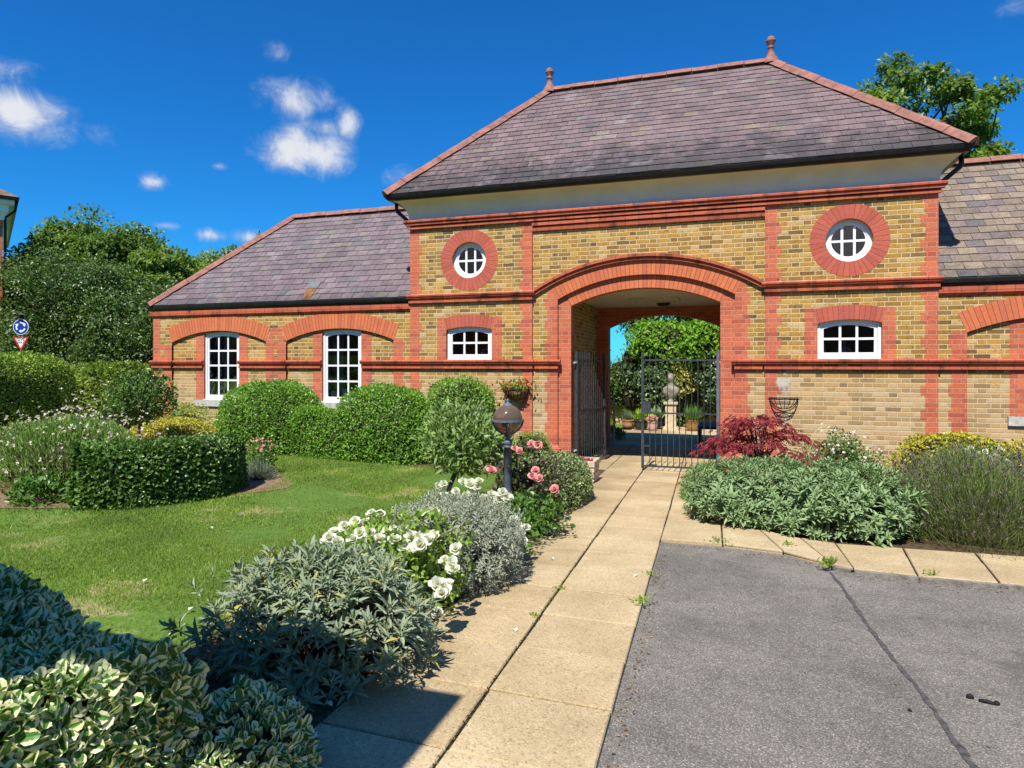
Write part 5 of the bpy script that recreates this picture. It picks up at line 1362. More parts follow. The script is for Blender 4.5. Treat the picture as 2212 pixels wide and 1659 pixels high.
for k in range(4):
    a = R(20 + 90 * k); mb = MB(); P = lambda r, z: (lx + r * math.cos(a), ly + r * math.sin(a), z)
    mb.tube([P(.03, lz + .975), P(.060, gz - .145), P(.115, gz - .112), P(.150, gz - .06), P(.162, gz - .012)], [.016, .014, .011, .009, .009], 6); mb.build('arm', LAMPG, lp, True)
mb = MB(); mb.lathe([(.052, .143), (.04, .160), (.016, .168), (.014, .185), (.02, .195), (.001, .215)], (lx, ly, gz), 14); mb.build('finial', LAMPG, lp, True)

# ------------------------------------------------------------------ gates
def gate(name_label, hx, hy, ang, L=1.235, lock=False):
    """eleven-bar iron leaf built along +u from its hinge post, then turned by ang about the hinge"""
    z0 = g(hy)
    t = thing('iron_gate', name_label, 'gate', (hx, hy, z0), 'pair of iron gates in the archway')
    ca, sa = math.cos(ang), math.sin(ang)
    def P(u, v, z): return (hx + u * ca - v * sa, hy + u * sa + v * ca, z0 + z)
    ux, vx = Vector((ca, sa, 0)), Vector((-sa, ca, 0))
    def bx(mb, u0, u1, w_, za, zb): mb.obox(P((u0 + u1) / 2, 0, (za + zb) / 2), ux, vx, (0, 0, 1), (u1 - u0) / 2, w_ / 2, (zb - za) / 2)
    mb = MB(); bx(mb, -.025, .025, .05, .02, 2.06); mb.build('hinge_post', LAMPG if lock else IRON, t, bevel=.004)
    mb = MB(); bx(mb, L - .022, L + .022, .044, .05, 2.04); mb.tube([P(L, -.03, .0), P(L, -.03, .5)], .008, 6); mb.build('lock_post', IRON, t, bevel=.004)
    mb = MB(); bx(mb, .025, L - .022, .012, 1.885, 1.915); mb.build('top_rail', IRON, t)
    mb = MB(); bx(mb, .025, L - .022, .012, .985, 1.01); mb.build('middle_rail', IRON, t)
    mb = MB(); bx(mb, .025, L - .022, .014, .07, .10); mb.build('bottom_rail', IRON, t)
    for k in range(11):
        u = .025 + (L - .047) * (k + 1) / 12
        mb = MB(); mb.tube([P(u, .0, .10), P(u, 0, 2.03), P(u, 0, 2.075)], [.0075, .0075, .002], 6); mb.build('bar', IRON, t)
    mb = MB(); bx(mb, L - .135, L - .022, .05, .99, 1.19) if lock else bx(mb, L - .06, L + .02, .06, 1.02, 1.16); mb.build('lock_box', IRON, t, bevel=.004)
    mb = MB(); mb.tube([P(-.10, 0, 1.86), P(.02, 0, 1.86)], .016, 8); mb.tube([P(-.10, 0, .30), P(.02, 0, .30)], .016, 8); mb.build('hinge', STONE, t)
    mb = MB(); bx(mb, L - .12, L - .022, .012, .42, .445); mb.tube([P(L - .09, -.02, .27), P(L + .02, -.02, .27)], .006, 6); mb.build('drop_bolt', IRON, t)
    return t
gate('right-hand iron gate leaf, closed across the archway, seen against the courtyard', -.02, 11.29, math.pi, 1.235, True)
gate('left-hand iron gate leaf, swung open into the shaded passage', -2.42, 11.36, math.atan2(1.20, .29), 1.235)
mb = MB()
for y_, z_ in ((11.36, 1.86), (11.36, .3)): mb.box(-2.53, -2.43, y_ - .02, y_ + .02, z_ + g(11.3) - .03, z_ + g(11.3) + .03)
mb.build('hinge_plate', IRON, gh)

# ------------------------------------------------------------------ hanging baskets
def basket(x, ztop, r, label, full, seed):
    y = F - .02; t = thing('wall_basket', label, 'basket', (x, y, ztop - r))
    mb = MB(); n = 9
    for k in range(n):
        a = math.pi * k / (n - 1)
        mb.tube([(x + r * math.cos(a) * math.cos(b_), y - r * math.sin(a) * math.cos(b_) * .95 - .005, ztop - r * .92 * math.sin(b_)) for b_ in (i / 8 * math.pi / 2 for i in range(9))], .0055, 5)
    for b_ in (0, .55):
        q = math.cos(b_); mb.tube([(x + r * q * 1.02 * math.cos(a), y - r * q * .97 * math.sin(a) - .005, ztop - r * .92 * math.sin(b_)) for a in (math.pi * i / 16 for i in range(17))], .007 if not b_ else .005, 5)
    mb.tube([(x - r * 1.12, y - .004, ztop), (x + r * 1.12, y - .004, ztop)], .007, 5)
    mb.build('wire_frame', BLACK, t)
    if full:
        li = MB(); nn = 20; rows = 8
        pts = [[(x + r * .95 * math.cos(b_) * math.cos(a), y - r * .9 * math.cos(b_) * math.sin(a) - .003, ztop - .012 - r * .86 * math.sin(b_)) for a in (math.pi * i / nn for i in range(nn + 1))] for b_ in (math.pi / 2 * j / rows * .98 for j in range(rows + 1))]
        for A, B in zip(pts, pts[1:]):
            for i in range(nn): li.face([A[i], A[i + 1], B[i + 1], B[i]])
        li.face(pts[0]); li.build('coir_liner', plain('coir', (.36, .235, .11), .95, .1, .25, 22, bump=1.0), t)
        rng = np.random.default_rng(seed); P = np.array((x, y - r * .45, ztop + .03)) + rng.normal(size=(260, 3)) * np.array((.14, .07, .055)); P[:, 1] = np.minimum(P[:, 1], y - .02)
        T = unit(rdir(rng, 260) + np.array((0, -.2, .5))); co, f, uv = leaves(P, T, rdir(rng, 260), .06, .03, 'oval'); npmesh('foliage', co, f, L_ROSEB, t, uv)
        P = np.array((x, y - r * .5, ztop + .05)) + rng.normal(size=(34, 3)) * np.array((.17, .08, .07)); P[:, 1] = np.minimum(P[:, 1], y - .03)
        co, f, uv = join([leaves(P, rdir(rng, 34), rdir(rng, 34), .035, .04, 'diamond') for _ in range(4)]); npmesh('flowers', co, f, P_RED, t, uv)
    return t
basket(-3.48, 1.262, .225, 'half-round wall basket with coir liner and red flowers, left of the archway', True, 121)
basket(.975, 1.176, .205, 'empty black wire wall basket below the whitewash splash, right of the archway', False, 122)

# stone trough at the corner of the archway
t = thing('stone_trough', 'pale rough stone trough planter at the left corner of the archway', 'planter', (-1.98, 9.72, g(9.72)))
rng = np.random.default_rng(130); mb = MB(); z0 = g(9.72); x0, x1, y0, y1 = -2.22, -1.76, 9.5, 9.98
def rough_ring(z, o, j):
    pts = []
    for (xa, ya), (xb, yb) in (((x0, y0), (x1, y0)), ((x1, y0), (x1, y1)), ((x1, y1), (x0, y1)), ((x0, y1), (x0, y0))):
        for k in range(7):
            X = xa + (xb - xa) * k / 7; Y = ya + (yb - ya) * k / 7; d_ = Vector((X - (x0 + x1) / 2, Y - (y0 + y1) / 2)); d_.normalize(); pts.append((X - d_.x * (o + rng.uniform(-j, j)), Y - d_.y * (o + rng.uniform(-j, j)), z))
    return pts
rgs = []
for k, (zz, o, j) in enumerate([(-.02, .045, .004), (.02, .03, .012), (.06, .02, .014), (.085, .042, .006), (.10, .02, .012), (.15, .014, .014), (.17, .038, .006), (.185, .016, .012), (.23, .010, .014), (.25, .034, .005), (.262, .0, .002), (.335, .0, .002), (.345, .008, .001), (.345, .05, .001), (.30, .05, .001)]): rgs.append(rough_ring(z0 + zz, o, j))
for A, B in zip(rgs, rgs[1:]):
    for i in range(28): mb.face([A[i], A[(i + 1) % 28], B[(i + 1) % 28], B[i]])
mb.build('trough', SANDST, t)
mb = MB(); mb.face(rough_ring(z0 + .31, .055, .0)); mb.build('soil', M_SOIL, t)
P = np.array((-1.98, 9.70, z0 + .33)) + rng.normal(size=(60, 3)) * np.array((.10, .10, .015)); co, f, uv = leaves(P, unit(rdir(rng, 60) + np.array((0, 0, .6))), rdir(rng, 60), .05, .028, 'oval'); npmesh('flowers', co, f, P_RED, t, uv)

# ------------------------------------------------------------------ courtyard behind the archway
sh_ = [(-4.6, 22.5), (3.0, 22.5), (3.0, 15.6), (-4.6, 15.6)]
mb = MB(); rr = random.Random(3)
for j in range(8):
    for i in range(11): pav(mb, [(-4.4 + .62 * i, 15.6 + .62 * j), (-3.78 + .62 * i, 15.6 + .62 * j), (-3.78 + .62 * i, 16.22 + .62 * j), (-4.4 + .62 * i, 16.22 + .62 * j)], .012 + rr.uniform(-.003, .003))
tag(mb.build('courtyard_paving', M_SLAB), kind='structure')
Yc = 21.9
gw = thing('garden_wall', 'yellow brick garden wall behind the courtyard pots', 'wall', (-2.5, 23.2, g(23.2)))
mb = MB(); mb.box(-9, 6.0, 23.2, 23.45, g(23.2) - .1, 1.35); mb.build('wall', YEL, gw)
mb = MB(); mb.box(-9, 6.0, 23.15, 23.5, 1.352, 1.42); mb.build('coping', STONE, gw)
def mass(name, label, cat, boxes, n, L, Wd, tpl, mats, seed, out=.3, up=-.1, rnd=.7, stem=True):
    """climbers and hedges made of overlapping leafy lumps; boxes are (centre, radii, weight)"""
    rng = np.random.default_rng(seed); c0 = boxes[0][0]; t = thing(name, label, cat, (c0[0], c0[1], g(c0[1])))
    tot = sum(b_[2] for b_ in boxes)
    per = {}
    for c, r, w_, mi in boxes:
        P, Nn = shell(rng, int(n * w_ / tot), c, r, 2.5, .35, .14, g(c[1]), 4.0, .3)
        T, N_ = orient(rng, Nn, out, up, rnd, .7); k = 1 + .3 * (rng.random(len(P)) * 2 - 1); per.setdefault(mi, []).append(leaves(P, T, N_, L * k, Wd * k, tpl))
        if stem: core('stems', TWIG_FILL, t, c, r, 2.5, g(c[1]) - .02, .8)
    for mi, ps in per.items():
        co, f, uv = join(ps); npmesh('foliage', co, f, mats[mi], t, uv)
    return t
mass('climber_arbour', 'dense wisteria and ivy arbour filling the view through the archway', 'climbing plant',
     [((-1.95, 22.6, 2.35), (1.05, .75, .85), 3, 0), ((-.35, 22.4, 2.45), (.95, .75, .72), 3, 0), ((-2.05, 22.5, 1.1), (.62, .5, 1.05), 3, 1), ((.0, 22.3, 1.25), (.62, .5, 1.0), 3, 1), ((-1.15, 22.42, 1.35), (.62, .2, .6), 2, 2), ((-1.2, 23.0, 1.0), (1.9, .3, 1.5), 3, 1), ((-2.9, 22.9, 1.2), (.5, .4, 1.4), 1, 1), ((.75, 22.3, 1.6), (.5, .5, 1.9), 2, 1)],
     15000, .15, .075, 'oval', [L_WIST, L_IVY, L_IVYY], 141)
mass('courtyard_hedge', 'dark leafy shrubs at the left side of the view through the archway', 'shrub', [((-4.45, 22.8, 1.2), (.95, .6, 1.55), 3, 0), ((-3.35, 23.0, 1.0), (.5, .35, 1.0), 1, 0)], 6500, .11, .05, 'diamond', [L_DARK], 142, up=.2)
mb = MB()
t = thing('conifer_tree', 'slender pale conifer spires seen at the left edge of the archway', 'tree', (-4.7, 25.5, g(25.5)))
rng = np.random.default_rng(143); parts = []
for (x, y, h) in ((-4.75, 25.5, 3.4), (-4.45, 25.7, 2.9), (-5.1, 25.6, 2.7)):
    mb.tube([(x, y, g(y)), (x, y, h)], [.03, .006], 5); n = 420; zz = rng.random(n) ** .8 * (h - .4) + .4; a = rng.uniform(0, 6.28, n); rr_ = (1 - zz / (h + .05)) * .42 * rng.random(n)
    parts.append(leaves(np.c_[x + rr_ * np.cos(a), y + rr_ * np.sin(a), zz], np.c_[np.cos(a), np.sin(a), .6 + 0 * a], rdir(rng, n), .13, .035, 'diamond'))
mb.build('trunk', BARK, t); co, f, uv = join(parts); npmesh('crown', co, f, L_SAGEG, t, uv)
# bust on a pedestal
bx_, by_ = -1.46, 21.1; z0 = g(by_)
pd = thing('pedestal', 'pale stone pedestal under the bust in the courtyard', 'pedestal', (bx_, by_, z0))
mb = MB()
for w_, a, b_ in ((.23, 0, .07), (.205, .07, .12), (.165, .12, .80), (.185, .80, .83), (.215, .83, .90)): mb.box(bx_ - w_, bx_ + w_, by_ - w_, by_ + w_, z0 + a + (.001 if a else 0), z0 + b_)
mb.build('shaft', SANDST, pd, bevel=.012)
st = thing('bust_statue', 'weathered stone bust of a draped woman standing on the pedestal', 'statue', (bx_, by_, z0 + .90))
mb = MB(); n = 18; zb = z0 + .90
prof_ = [(.10, .09, 0), (.10, .09, .05), (.07, .06, .08), (.13, .10, .14), (.24, .14, .22), (.27, .15, .33), (.25, .14, .43), (.15, .11, .50), (.075, .075, .55), (.07, .072, .60), (.10, .11, .66), (.112, .128, .74), (.108, .124, .82), (.075, .09, .89), (.002, .002, .915)]
i0 = 0
for rx, ry, z in prof_:
    for k in range(n):
        a = 2 * math.pi * k / n; d_ = 1.0
        if .62 < z < .9: d_ = 1 + (.10 if abs(a - 4.71) < .2 and .68 < z < .76 else 0) + (.08 if 0 < a < 3.2 else 0)
        if .14 < z < .5: d_ = 1 + .05 * math.sin(a * 7 + z * 20)
        mb.v.append((bx_ + rx * d_ * math.cos(a), by_ + ry * d_ * math.sin(a), zb + z))
for j in range(len(prof_) - 1):
    for k in range(n): mb.f.append((j * n + k, j * n + (k + 1) % n, (j + 1) * n + (k + 1) % n, (j + 1) * n + k)); mb.uv.append(None); mb.mi.append(0)
mb.build('figure', plain('weathered_stone', (.30, .27, .22), .95, .1, .3, 9, bump=.4), st, True)
POT = {'terra': plain('terracotta_pot', (.46, .24, .13), .8, .2, .15, 9), 'dark': plain('dark_glazed_pot', (.03, .033, .036), .3, .5, .2, 6), 'blush': plain('pale_pink_pot', (.62, .42, .38), .6, .3, .1, 6), 'ochre': plain('ochre_glazed_pot', (.38, .20, .06), .35, .5, .25, 6)}
def pot(label, x, y, r, h, kind, belly=1.0):
    z = g(y); t = thing('plant_pot', label, 'plant pot', (x, y, z)); mb = MB()
    mb.lathe([(.001, 0), (r * .62, 0), (r * .85 * belly, h * .25), (r * 1.0 * belly, h * .6), (r * .93, h * .9), (r * 1.02, h * .93), (r * 1.02, h), (r * .9, h), (r * .88, h * .88), (.001, h * .86)], (x, y, z), 20)
    mb.build('pot', POT[kind], t, True); return t, z + h * .88
t, zt = pot('round terracotta pot with a grey-blue grass, leftmost in the courtyard', -2.80, 21.1, .20, .30, 'terra', 1.08)
rng = np.random.default_rng(151)
def spray(t, x, y, z, n, L, Wd, m, tpl='blade', sp=.8, name='foliage', r=.05):
    P = np.array((x, y, z)) + np.c_[rng.normal(size=(n, 2)) * r, np.zeros(n)]; D = unit(np.c_[rng.normal(size=(n, 2)) * sp, np.ones(n)])
    l = L * (.6 + .6 * rng.random(n)); u_ = unit(np.cross(np.cross(D, np.array((0, 0, 1.0))), D) + 1e-5)
    co, f, uv = leaves(P, D, -u_, l, Wd, tpl); npmesh(name, co, f, m, t, uv)
spray(t, -2.80, 21.1, zt, 220, .34, .012, L_LAVG, sp=.75)
t, zt = pot('dark pot with bright lime hosta leaves in the courtyard', -2.36, 20.75, .22, .32, 'dark'); spray(t, -2.36, 20.75, zt, 34, .40, .17, L_HOSTA, 'oval', .8)
t, zt = pot('pale pink pot with pink hydrangea flowers in the courtyard', -1.98, 20.5, .155, .30, 'blush'); spray(t, -1.98, 20.5, zt, 40, .14, .08, L_ROSE, 'oval', 1.0)
P = np.array((-1.98, 20.47, zt + .13)) + rdir(rng, 150) * np.array((.16, .12, .09)); co, f, uv = leaves(P, rdir(rng, 150), rdir(rng, 150), .05, .045, 'diamond'); npmesh('flowers', co, f, P_PINK, t, uv)
t, zt = pot('pot of broad-leaved hosta behind the pink hydrangea', -1.95, 21.3, .18, .36, 'dark'); spray(t, -1.95, 21.3, zt, 26, .42, .2, L_SAGEG, 'oval', .7)
t, zt = pot('ochre glazed urn with a big strap-leaved agapanthus in the courtyard', -.80, 20.95, .19, .36, 'ochre', 1.1); spray(t, -.80, 20.95, zt, 230, .52, .032, L_STRAP, 'blade', .75)
bush('courtyard_plant', 'small bright green plant at the left edge of the courtyard paving', 'plant', -3.55, 20.6, g(20.6) + .1, (.35, .3, .3), 2, 380, .10, .05, 'oval', L_ROSEB, 152, corek=0, depth=.6)
bush('ground_cover', 'dark low plants with a few white flowers just inside the left of the passage', 'plant', -2.75, 17.0, g(17) + .05, (.38, .9, .26), 2, 900, .08, .04, 'oval', L_DARK, 153, corek=0, depth=.5)
t = thing('bench', 'dark blue seat end in the shade at the right side of the passage', 'bench', (-.28, 16.9, g(16.9)))
mb = MB(); z0 = g(16.9); mb.box(-.50, .12, 16.4, 17.9, z0 + .40, z0 + .46); mb.build('seat', plain('navy_paint', (.02, .03, .07), .5), t)
mb = MB(); mb.box(-.50, -.44, 16.4, 17.9, z0, z0 + .395); mb.build('side_panel', plain('bench_wood', (.06, .03, .022), .7), t)
tr_ = thing('garden_trellis', 'small grey timber gate post frame at the left end of the passage', 'trellis', (-2.62, 15.9, g(15.9)))
mb = MB(); z0 = g(15.9)
for x in (-2.66, -2.46): mb.box(x - .02, x + .02, 15.88, 15.92, z0, z0 + 1.15)
for z in (.4, 1.0): mb.box(-2.64, -2.48, 15.885, 15.915, z0 + z, z0 + z + .05)
mb.build('frame', STONE, tr_)

# ------------------------------------------------------------------ trees
def tree(label, x, y, cz, r, n_cl, per, L, Wd, m, seed, trunk_r=.28, cl=(.9, .55), tpl='diamond', group=None, low=.3, name='broadleaf_tree', limb=.12, sx=1.0):
    rng = np.random.default_rng(seed); z = g(y, x); t = thing(name, label, 'tree', (x, y, z), group)
    D = rdir(rng, n_cl * 3); D = D[(D[:, 2] > -low)][:n_cl]
    q = (.42 + .58 * rng.random(len(D)) ** .5) * lumps(rng, D, .16, fr=3.2)
    C = np.array((x, y, cz)) + D * q[:, None] * np.array(r)
    fork = np.array((x, y, max(z + 1.2, cz - r[2] * .75)))
    mb = MB(); mb.tube([(x, y, z - .1), (x + .05, y, (z + fork[2]) / 2), fork, (x, y, cz), (x, y, cz + r[2] * .5)], [trunk_r * 1.2, trunk_r, trunk_r * .85, trunk_r * .5, trunk_r * .12], 9, False)
    for c in C:
        s0 = fork if rng.random() < .6 else np.array((x, y, cz - r[2] * .2 + rng.random() * r[2] * .5))
        md = s0 * .5 + c * .5 + rng.normal(size=3) * .15 * r[2] * np.array((1, 1, .4)); mb.tube([s0, md, c], [trunk_r * .32, trunk_r * .18, trunk_r * .04], 5, False)
    mb.build('trunk', BARK, t, True)
    k = rng.integers(0, len(C), n_cl * per); B = rdir(rng, len(k)) * (rng.random(len(k)) ** .45)[:, None]
    sz = (cl[0] * (.6 + .7 * rng.random(len(C))))[k]
    P = C[k] + B * np.stack([sz, sz, sz * cl[1]], 1)
    T = unit(B * .5 + rdir(rng, len(k)) * .8 + np.array((0, 0, -.15))); N_ = unit(np.array((0, -.2, .8)) + B * .5 + rdir(rng, len(k)) * .6)
    kk = 1 + .4 * (rng.random(len(k)) * 2 - 1); co, f, uv = leaves(P, T, N_, L * kk, Wd * kk, tpl); npmesh('crown', co, f, m, t, uv)
    return t
GT = 'trees beyond the road on the left'
tree('biggest broad green tree at the left edge, behind the road signs', -30.5, 25.0, 5.0, (5.0, 3.4, 3.5), 190, 330, .18, .115, L_TREE, 201, .3, (.85, .65), group=GT)
tree('lighter green maple tree with gaps in its crown, left of the slate wing roof', -24.9, 25.2, 4.8, (3.3, 2.8, 2.5), 95, 320, .18, .12, L_TREE3, 202, .2, (.62, .65), group=GT)
tree('dense small-leaved hawthorn in front of the bigger tree', -27.0, 21.0, 3.3, (4.6, 2.2, 3.0), 150, 360, .12, .078, L_TREE2, 203, .16, (.9, .8), low=.8, group=GT)
tree('dark hawthorn standing close to the left end of the slate wing', -21.3, 20.5, 2.4, (3.2, 1.9, 2.5), 115, 340, .12, .075, L_TREE2, 204, .14, (.8, .8), low=.8, group=GT)
tree('dark green tree half hidden by the building on the left edge', -33.0, 22.5, 3.4, (3.4, 2.4, 3.2), 90, 320, .14, .09, L_TREE2, 205, .15, (.9, .8), low=.8, group=GT)
tree('tree whose top twigs just show above the left wing roof', -20.3, 27.5, 6.0, (1.9, 1.6, 2.35), 46, 170, .16, .11, L_TREE3, 206, .16, (.5, .8), group=GT)
tree('tall sunlit plane tree rising behind the right end of the gatehouse roof', 6.1, 24.5, 7.5, (3.0, 2.3, 3.6), 120, 300, .16, .105, L_TREE3, 207, .28, (.62, .55), name='plane_tree')
tree('small tree top poking up between the roof finial and the plane tree', 2.75, 24.5, 8.8, (.55, .5, 2.0), 14, 190, .13, .09, L_TREE3, 208, .12, (.35, .8), name='plane_tree')
tree('dark tree crown above the wisteria arbour seen through the arch', -1.2, 29.0, 3.5, (2.4, 1.8, 1.75), 60, 260, .14, .09, L_TREE2, 209, .2, (.8, .7))

# ------------------------------------------------------------------ the building at the left edge, signs, railings
hb = thing('brick_house', 'tall dark red brick house with white cornice at the left edge of the picture', 'house', (-29.1, 20.2, g(20)))
hx1 = -29.1
mb = MB(); mb.box(-44, hx1, 20.2, 34, -1, 8.05); mb.build('wall', REDB, hb)
mb = MB(); sweep(mb, [(0, 8.0), (.05, 8.0), (.08, 8.2), (.20, 8.35), (.22, 8.62), (.40, 8.66), (.42, 8.92), (0, 8.92)], -44, hx1, 20.2, 34); mb.build('cornice', WHITE, hb)
mb = MB(); sweep(mb, [(.425, 8.84), (.55, 8.84), (.58, 8.98), (.425, 8.98)], -44, hx1, 20.2, 34); mb.build('gutter', BLACK, hb)
mb = MB(); o = .56
A = [(-44 - o, 20.2 - o, 8.985), (hx1 + o, 20.2 - o, 8.985), (hx1 + o, 34 + o, 8.985), (-44 - o, 34 + o, 8.985)]; r1, r2 = (-37, 27.1, 13.6), (-36, 27.1, 13.6)
mb.face([A[0], A[1], r2, r1]); mb.face([A[1], A[2], r2]); mb.face([A[2], A[3], r1, r2]); mb.face([A[3], A[0], r1]); mb.face(A[::-1])
mb.build('roof', plain('lichened_tiles', (.26, .15, .09), .9, .2, .35, 3), hb)
mb = MB(); mb.tube([(hx1 + .5, 20.3, 8.86), (hx1 + .45, 20.3, 8.5), (hx1 + .1, 20.35, 8.15), (hx1 + .08, 20.35, 0)], .05, 8); mb.build('downpipe', BLACK, hb)
hb.rotation_euler = (0, 0, R(57)); hb.location.x -= .75
BLUE = plain('sign_blue', (.008, .045, .28), .35, .4, .03); SRED = plain('sign_red', (.62, .022, .025), .4, .4, .04); SWH = plain('sign_white', (.82, .82, .82), .4, .4, .02); SGR = plain('sign_grey', (.25, .26, .27), .5, .4, .1)
sx_, sy_ = -24.9, 17.5; fx = Vector((math.sin(TH), -math.cos(TH), 0)); rx_ = Vector((fx.y * -1, fx.x, 0)); rx_ = rx_ if rx_.x > 0 else -rx_
ps = thing('road_sign', 'blue round mini-roundabout sign with GIVE WAY triangle on one pole behind the hedge', 'road sign', (sx_, sy_, g(sy_, sx_)))
def S(u, z, d_): p = Vector((sx_, sy_, 0)) + rx_ * u + fx * d_; return (p.x, p.y, z)
def flat(mb, pts, d0, d1):
    mb.face([S(u, z, d1) for u, z in pts]); mb.face([S(u, z, d0) for u, z in pts[::-1]])
    for i in range(len(pts)): a, b_ = pts[i], pts[(i + 1) % len(pts)]; mb.face([S(*a, d0), S(*b_, d0), S(*b_, d1), S(*a, d1)])
z1, z2 = 3.10, 2.55
mb = MB(); mb.tube([S(.03, g(sy_, sx_) - .1, -.06), S(.03, 3.5, -.06)], .038, 10); mb.build('pole', SGR, ps)
circ = lambda r, n=36: [(r * math.cos(2 * math.pi * k / n), z1 + r * math.sin(2 * math.pi * k / n)) for k in range(n)]
mb = MB(); flat(mb, circ(.29), -.02, .0); mb.build('round_rim', SWH, ps)
mb = MB(); flat(mb, circ(.27), .001, .004); mb.build('round_plate', BLUE, ps)
for k in range(3):
    a0 = R(100 - 120 * k); mb = MB(); seg = 10; sp_ = R(62)
    o_ = [(.19 * math.cos(a0 - sp_ * i / seg), z1 + .19 * math.sin(a0 - sp_ * i / seg)) for i in range(seg + 1)]; i_ = [(.135 * math.cos(a0 - sp_ * i / seg), z1 + .135 * math.sin(a0 - sp_ * i / seg)) for i in range(seg + 1)]
    ae = a0 - sp_; tip = a0 - sp_ - R(34)
    pts = o_ + [(.23 * math.cos(ae), z1 + .23 * math.sin(ae)), (.165 * math.cos(tip), z1 + .165 * math.sin(tip)), (.10 * math.cos(ae), z1 + .10 * math.sin(ae))] + i_[::-1]
    slabpts = pts
    tris = tessellate_polygon([[Vector((p[0], p[1], 0)) for p in slabpts]])
    for tr3 in tris: mb.face([S(*slabpts[q], .007) for q in tr3])
    mb.build('arrow', SWH, ps)
def tri(s_, cz): return [(-s_, cz + s_ * .58), (s_, cz + s_ * .58), (0, cz - s_ * 1.155)]
mb = MB(); flat(mb, tri(.30, z2), -.02, .0); mb.build('triangle_rim', SRED, ps)
mb = MB(); flat(mb, tri(.205, z2), .001, .004); mb.build('triangle_plate', SWH, ps)
for txt, sz, zz in (('GIVE', .15, z2 + .03), ('WAY', .11, z2 - .07)):
    cu = bpy.data.curves.new('lettering', 'FONT'); cu.body = txt; cu.size = sz; cu.align_x = 'CENTER'; cu.extrude = .002
    tmp = bpy.data.objects.new('tmp', cu); COL.objects.link(tmp); dg = bpy.context.evaluated_depsgraph_get(); me = bpy.data.meshes.new_from_object(tmp.evaluated_get(dg)); bpy.data.objects.remove(tmp)
    Mx = Matrix(((rx_.x, 0, fx.x, 0), (rx_.y, 0, fx.y, 0), (0, 1, 0, 0), (0, 0, 0, 1))); p = S(0, zz, .008); Mx.translation = Vector(p); me.transform(Mx); me.materials.clear(); me.materials.append(BLACK)
    link(bpy.data.objects.new('lettering', me), ps)
mb = MB(); mb.box(sx_ - .09, sx_ + .09, sy_ - .1, sy_ + .06, 3.42, 3.56); mb.box(sx_ - .5, sx_ - .09, sy_ - .04, sy_, 3.5, 3.53); mb.build('sign_lamp', BLACK, ps)
rf = thing('railing_fence', 'black iron railings under the dark trees behind the laurel hedge', 'fence', (-18, 16.5, g(16.5, -18)))
mb = MB()
for k in range(95): mb.box(-23.6 + .12 * k, -23.58 + .12 * k, 16.5, 16.52, .2, 1.62)
mb.build('railing', BLACK, rf)
mb = MB(); mb.box(-23.7, -12.2, 16.47, 16.5, 1.42, 1.46); mb.box(-23.7, -12.2, 16.47, 16.5, .4, .44); mb.build('rail', BLACK, rf)
for x in (-22.2, -19.0, -15.8, -12.9): mb = MB(); mb.box(x - .09, x + .09, 16.42, 16.6, .0, 1.68); mb.build('post', SGR, rf)

# the house beside the photographer: only its shadow falls into the picture
k_ = math.cos(ea) / math.sin(ea)
hz = 3.6
def shade(x, y, z=None):
    """point at roof height whose shadow falls on the ground at (x, y)"""
    zz = g(y) if z is None else z; h = (hz - zz) * k_; return (x - math.sin(aa) * h, y - math.cos(aa) * h)
nh = thing('neighbour_house', 'brick house beside the photographer, its porch roof shading the near corner of the border', 'house', (-4.5, -4.5, g(-4.5)))
xc, yc = shade(-1.17, 2.92); xb, yb_ = shade(-1.95, 2.06)
mb = MB(); mb.box(-9.5, xb - .35, -8.5, yb_ - .55, -.2, hz - .14); mb.build('wall', REDB, nh)
mb = MB(); mb.box(-9.8, xb, -8.8, yb_ + .001, hz - .14, hz); mb.build('roof', BLACK, nh)
mb = MB(); mb.box(-9.8, xc, yb_ + .002, yc, hz - .12, hz - .01); mb.build('porch_roof', WHITE, nh)
mb = MB(); mb.box(-5.0, -4.9, yc - .3, yc - .2, -.1, hz - .121); mb.build('porch_post', WHITE, nh)

tb = thing('reflection_terrace', 'long dark brick terrace across the court behind the photographer, added unseen for dark reflections in the windows', 'building', (0, -18, g(-18)))
tag(tb, 'long brick terrace behind the photographer, added unseen for dark window reflections')
mb = MB(); mb.box(-60, 60, -26, -18, -1, 7.5); mb.build('wall', REDB, tb)  # unseen block put in so the panes mirror dark brick, not sky
mb = MB(); mb.face([(-60, -17.6, 7.5), (60, -17.6, 7.5), (60, -22, 11)  , (-60, -22, 11)]); mb.face([(60, -26.4, 7.5), (-60, -26.4, 7.5), (-60, -22, 11), (60, -22, 11)]); mb.build('roof', SLATE, tb)
# ------------------------------------------------------------------ things behind the windows, litter, weeds
for x, w_, h, lb in ((-6.93, .07, .20, 'white box on the sill inside the right tall window, right one'), (-7.18, .11, .24, 'pale blue and white box in the middle of the right tall window'), (-7.46, .07, .19, 'white box on the sill inside the right tall window, left one'), (-9.79, .09, .26, 'white box at the right bottom pane of the left tall window')):
    mb = MB(); mb.box(x - w_, x + w_, WF + .19, WF + .29, .96, .96 + h); mb.box(x - w_ * .8, x + w_ * .8, WF + .185, WF + .19, .99, .96 + h * .5)
    tag(mb.build('carton', WHITE, None, org=(x, WF + .24, .96), bevel=.004), lb, 'box')
mb = MB()
for x in (-6.9, -7.9, -9.9): pass
mb.box(-8.0, -6.4, WF + .15, WF + .35, .93, .958); mb.box(-10.9, -9.4, WF + .15, WF + .35, .93, .958); mb.build('window_board', WHITE, wl)
t = thing('figurine', 'little painted figurine with straw hat and striped jacket inside the right small window', 'figurine', (1.87, F + .17, 1.83))
mb = MB(); mb.lathe([(.001, 0), (.055, 0), (.06, .02), (.075, .09), (.06, .14), (.03, .165), (.022, .18), (.001, .181)], (1.87, F + .17, 1.83), 14)
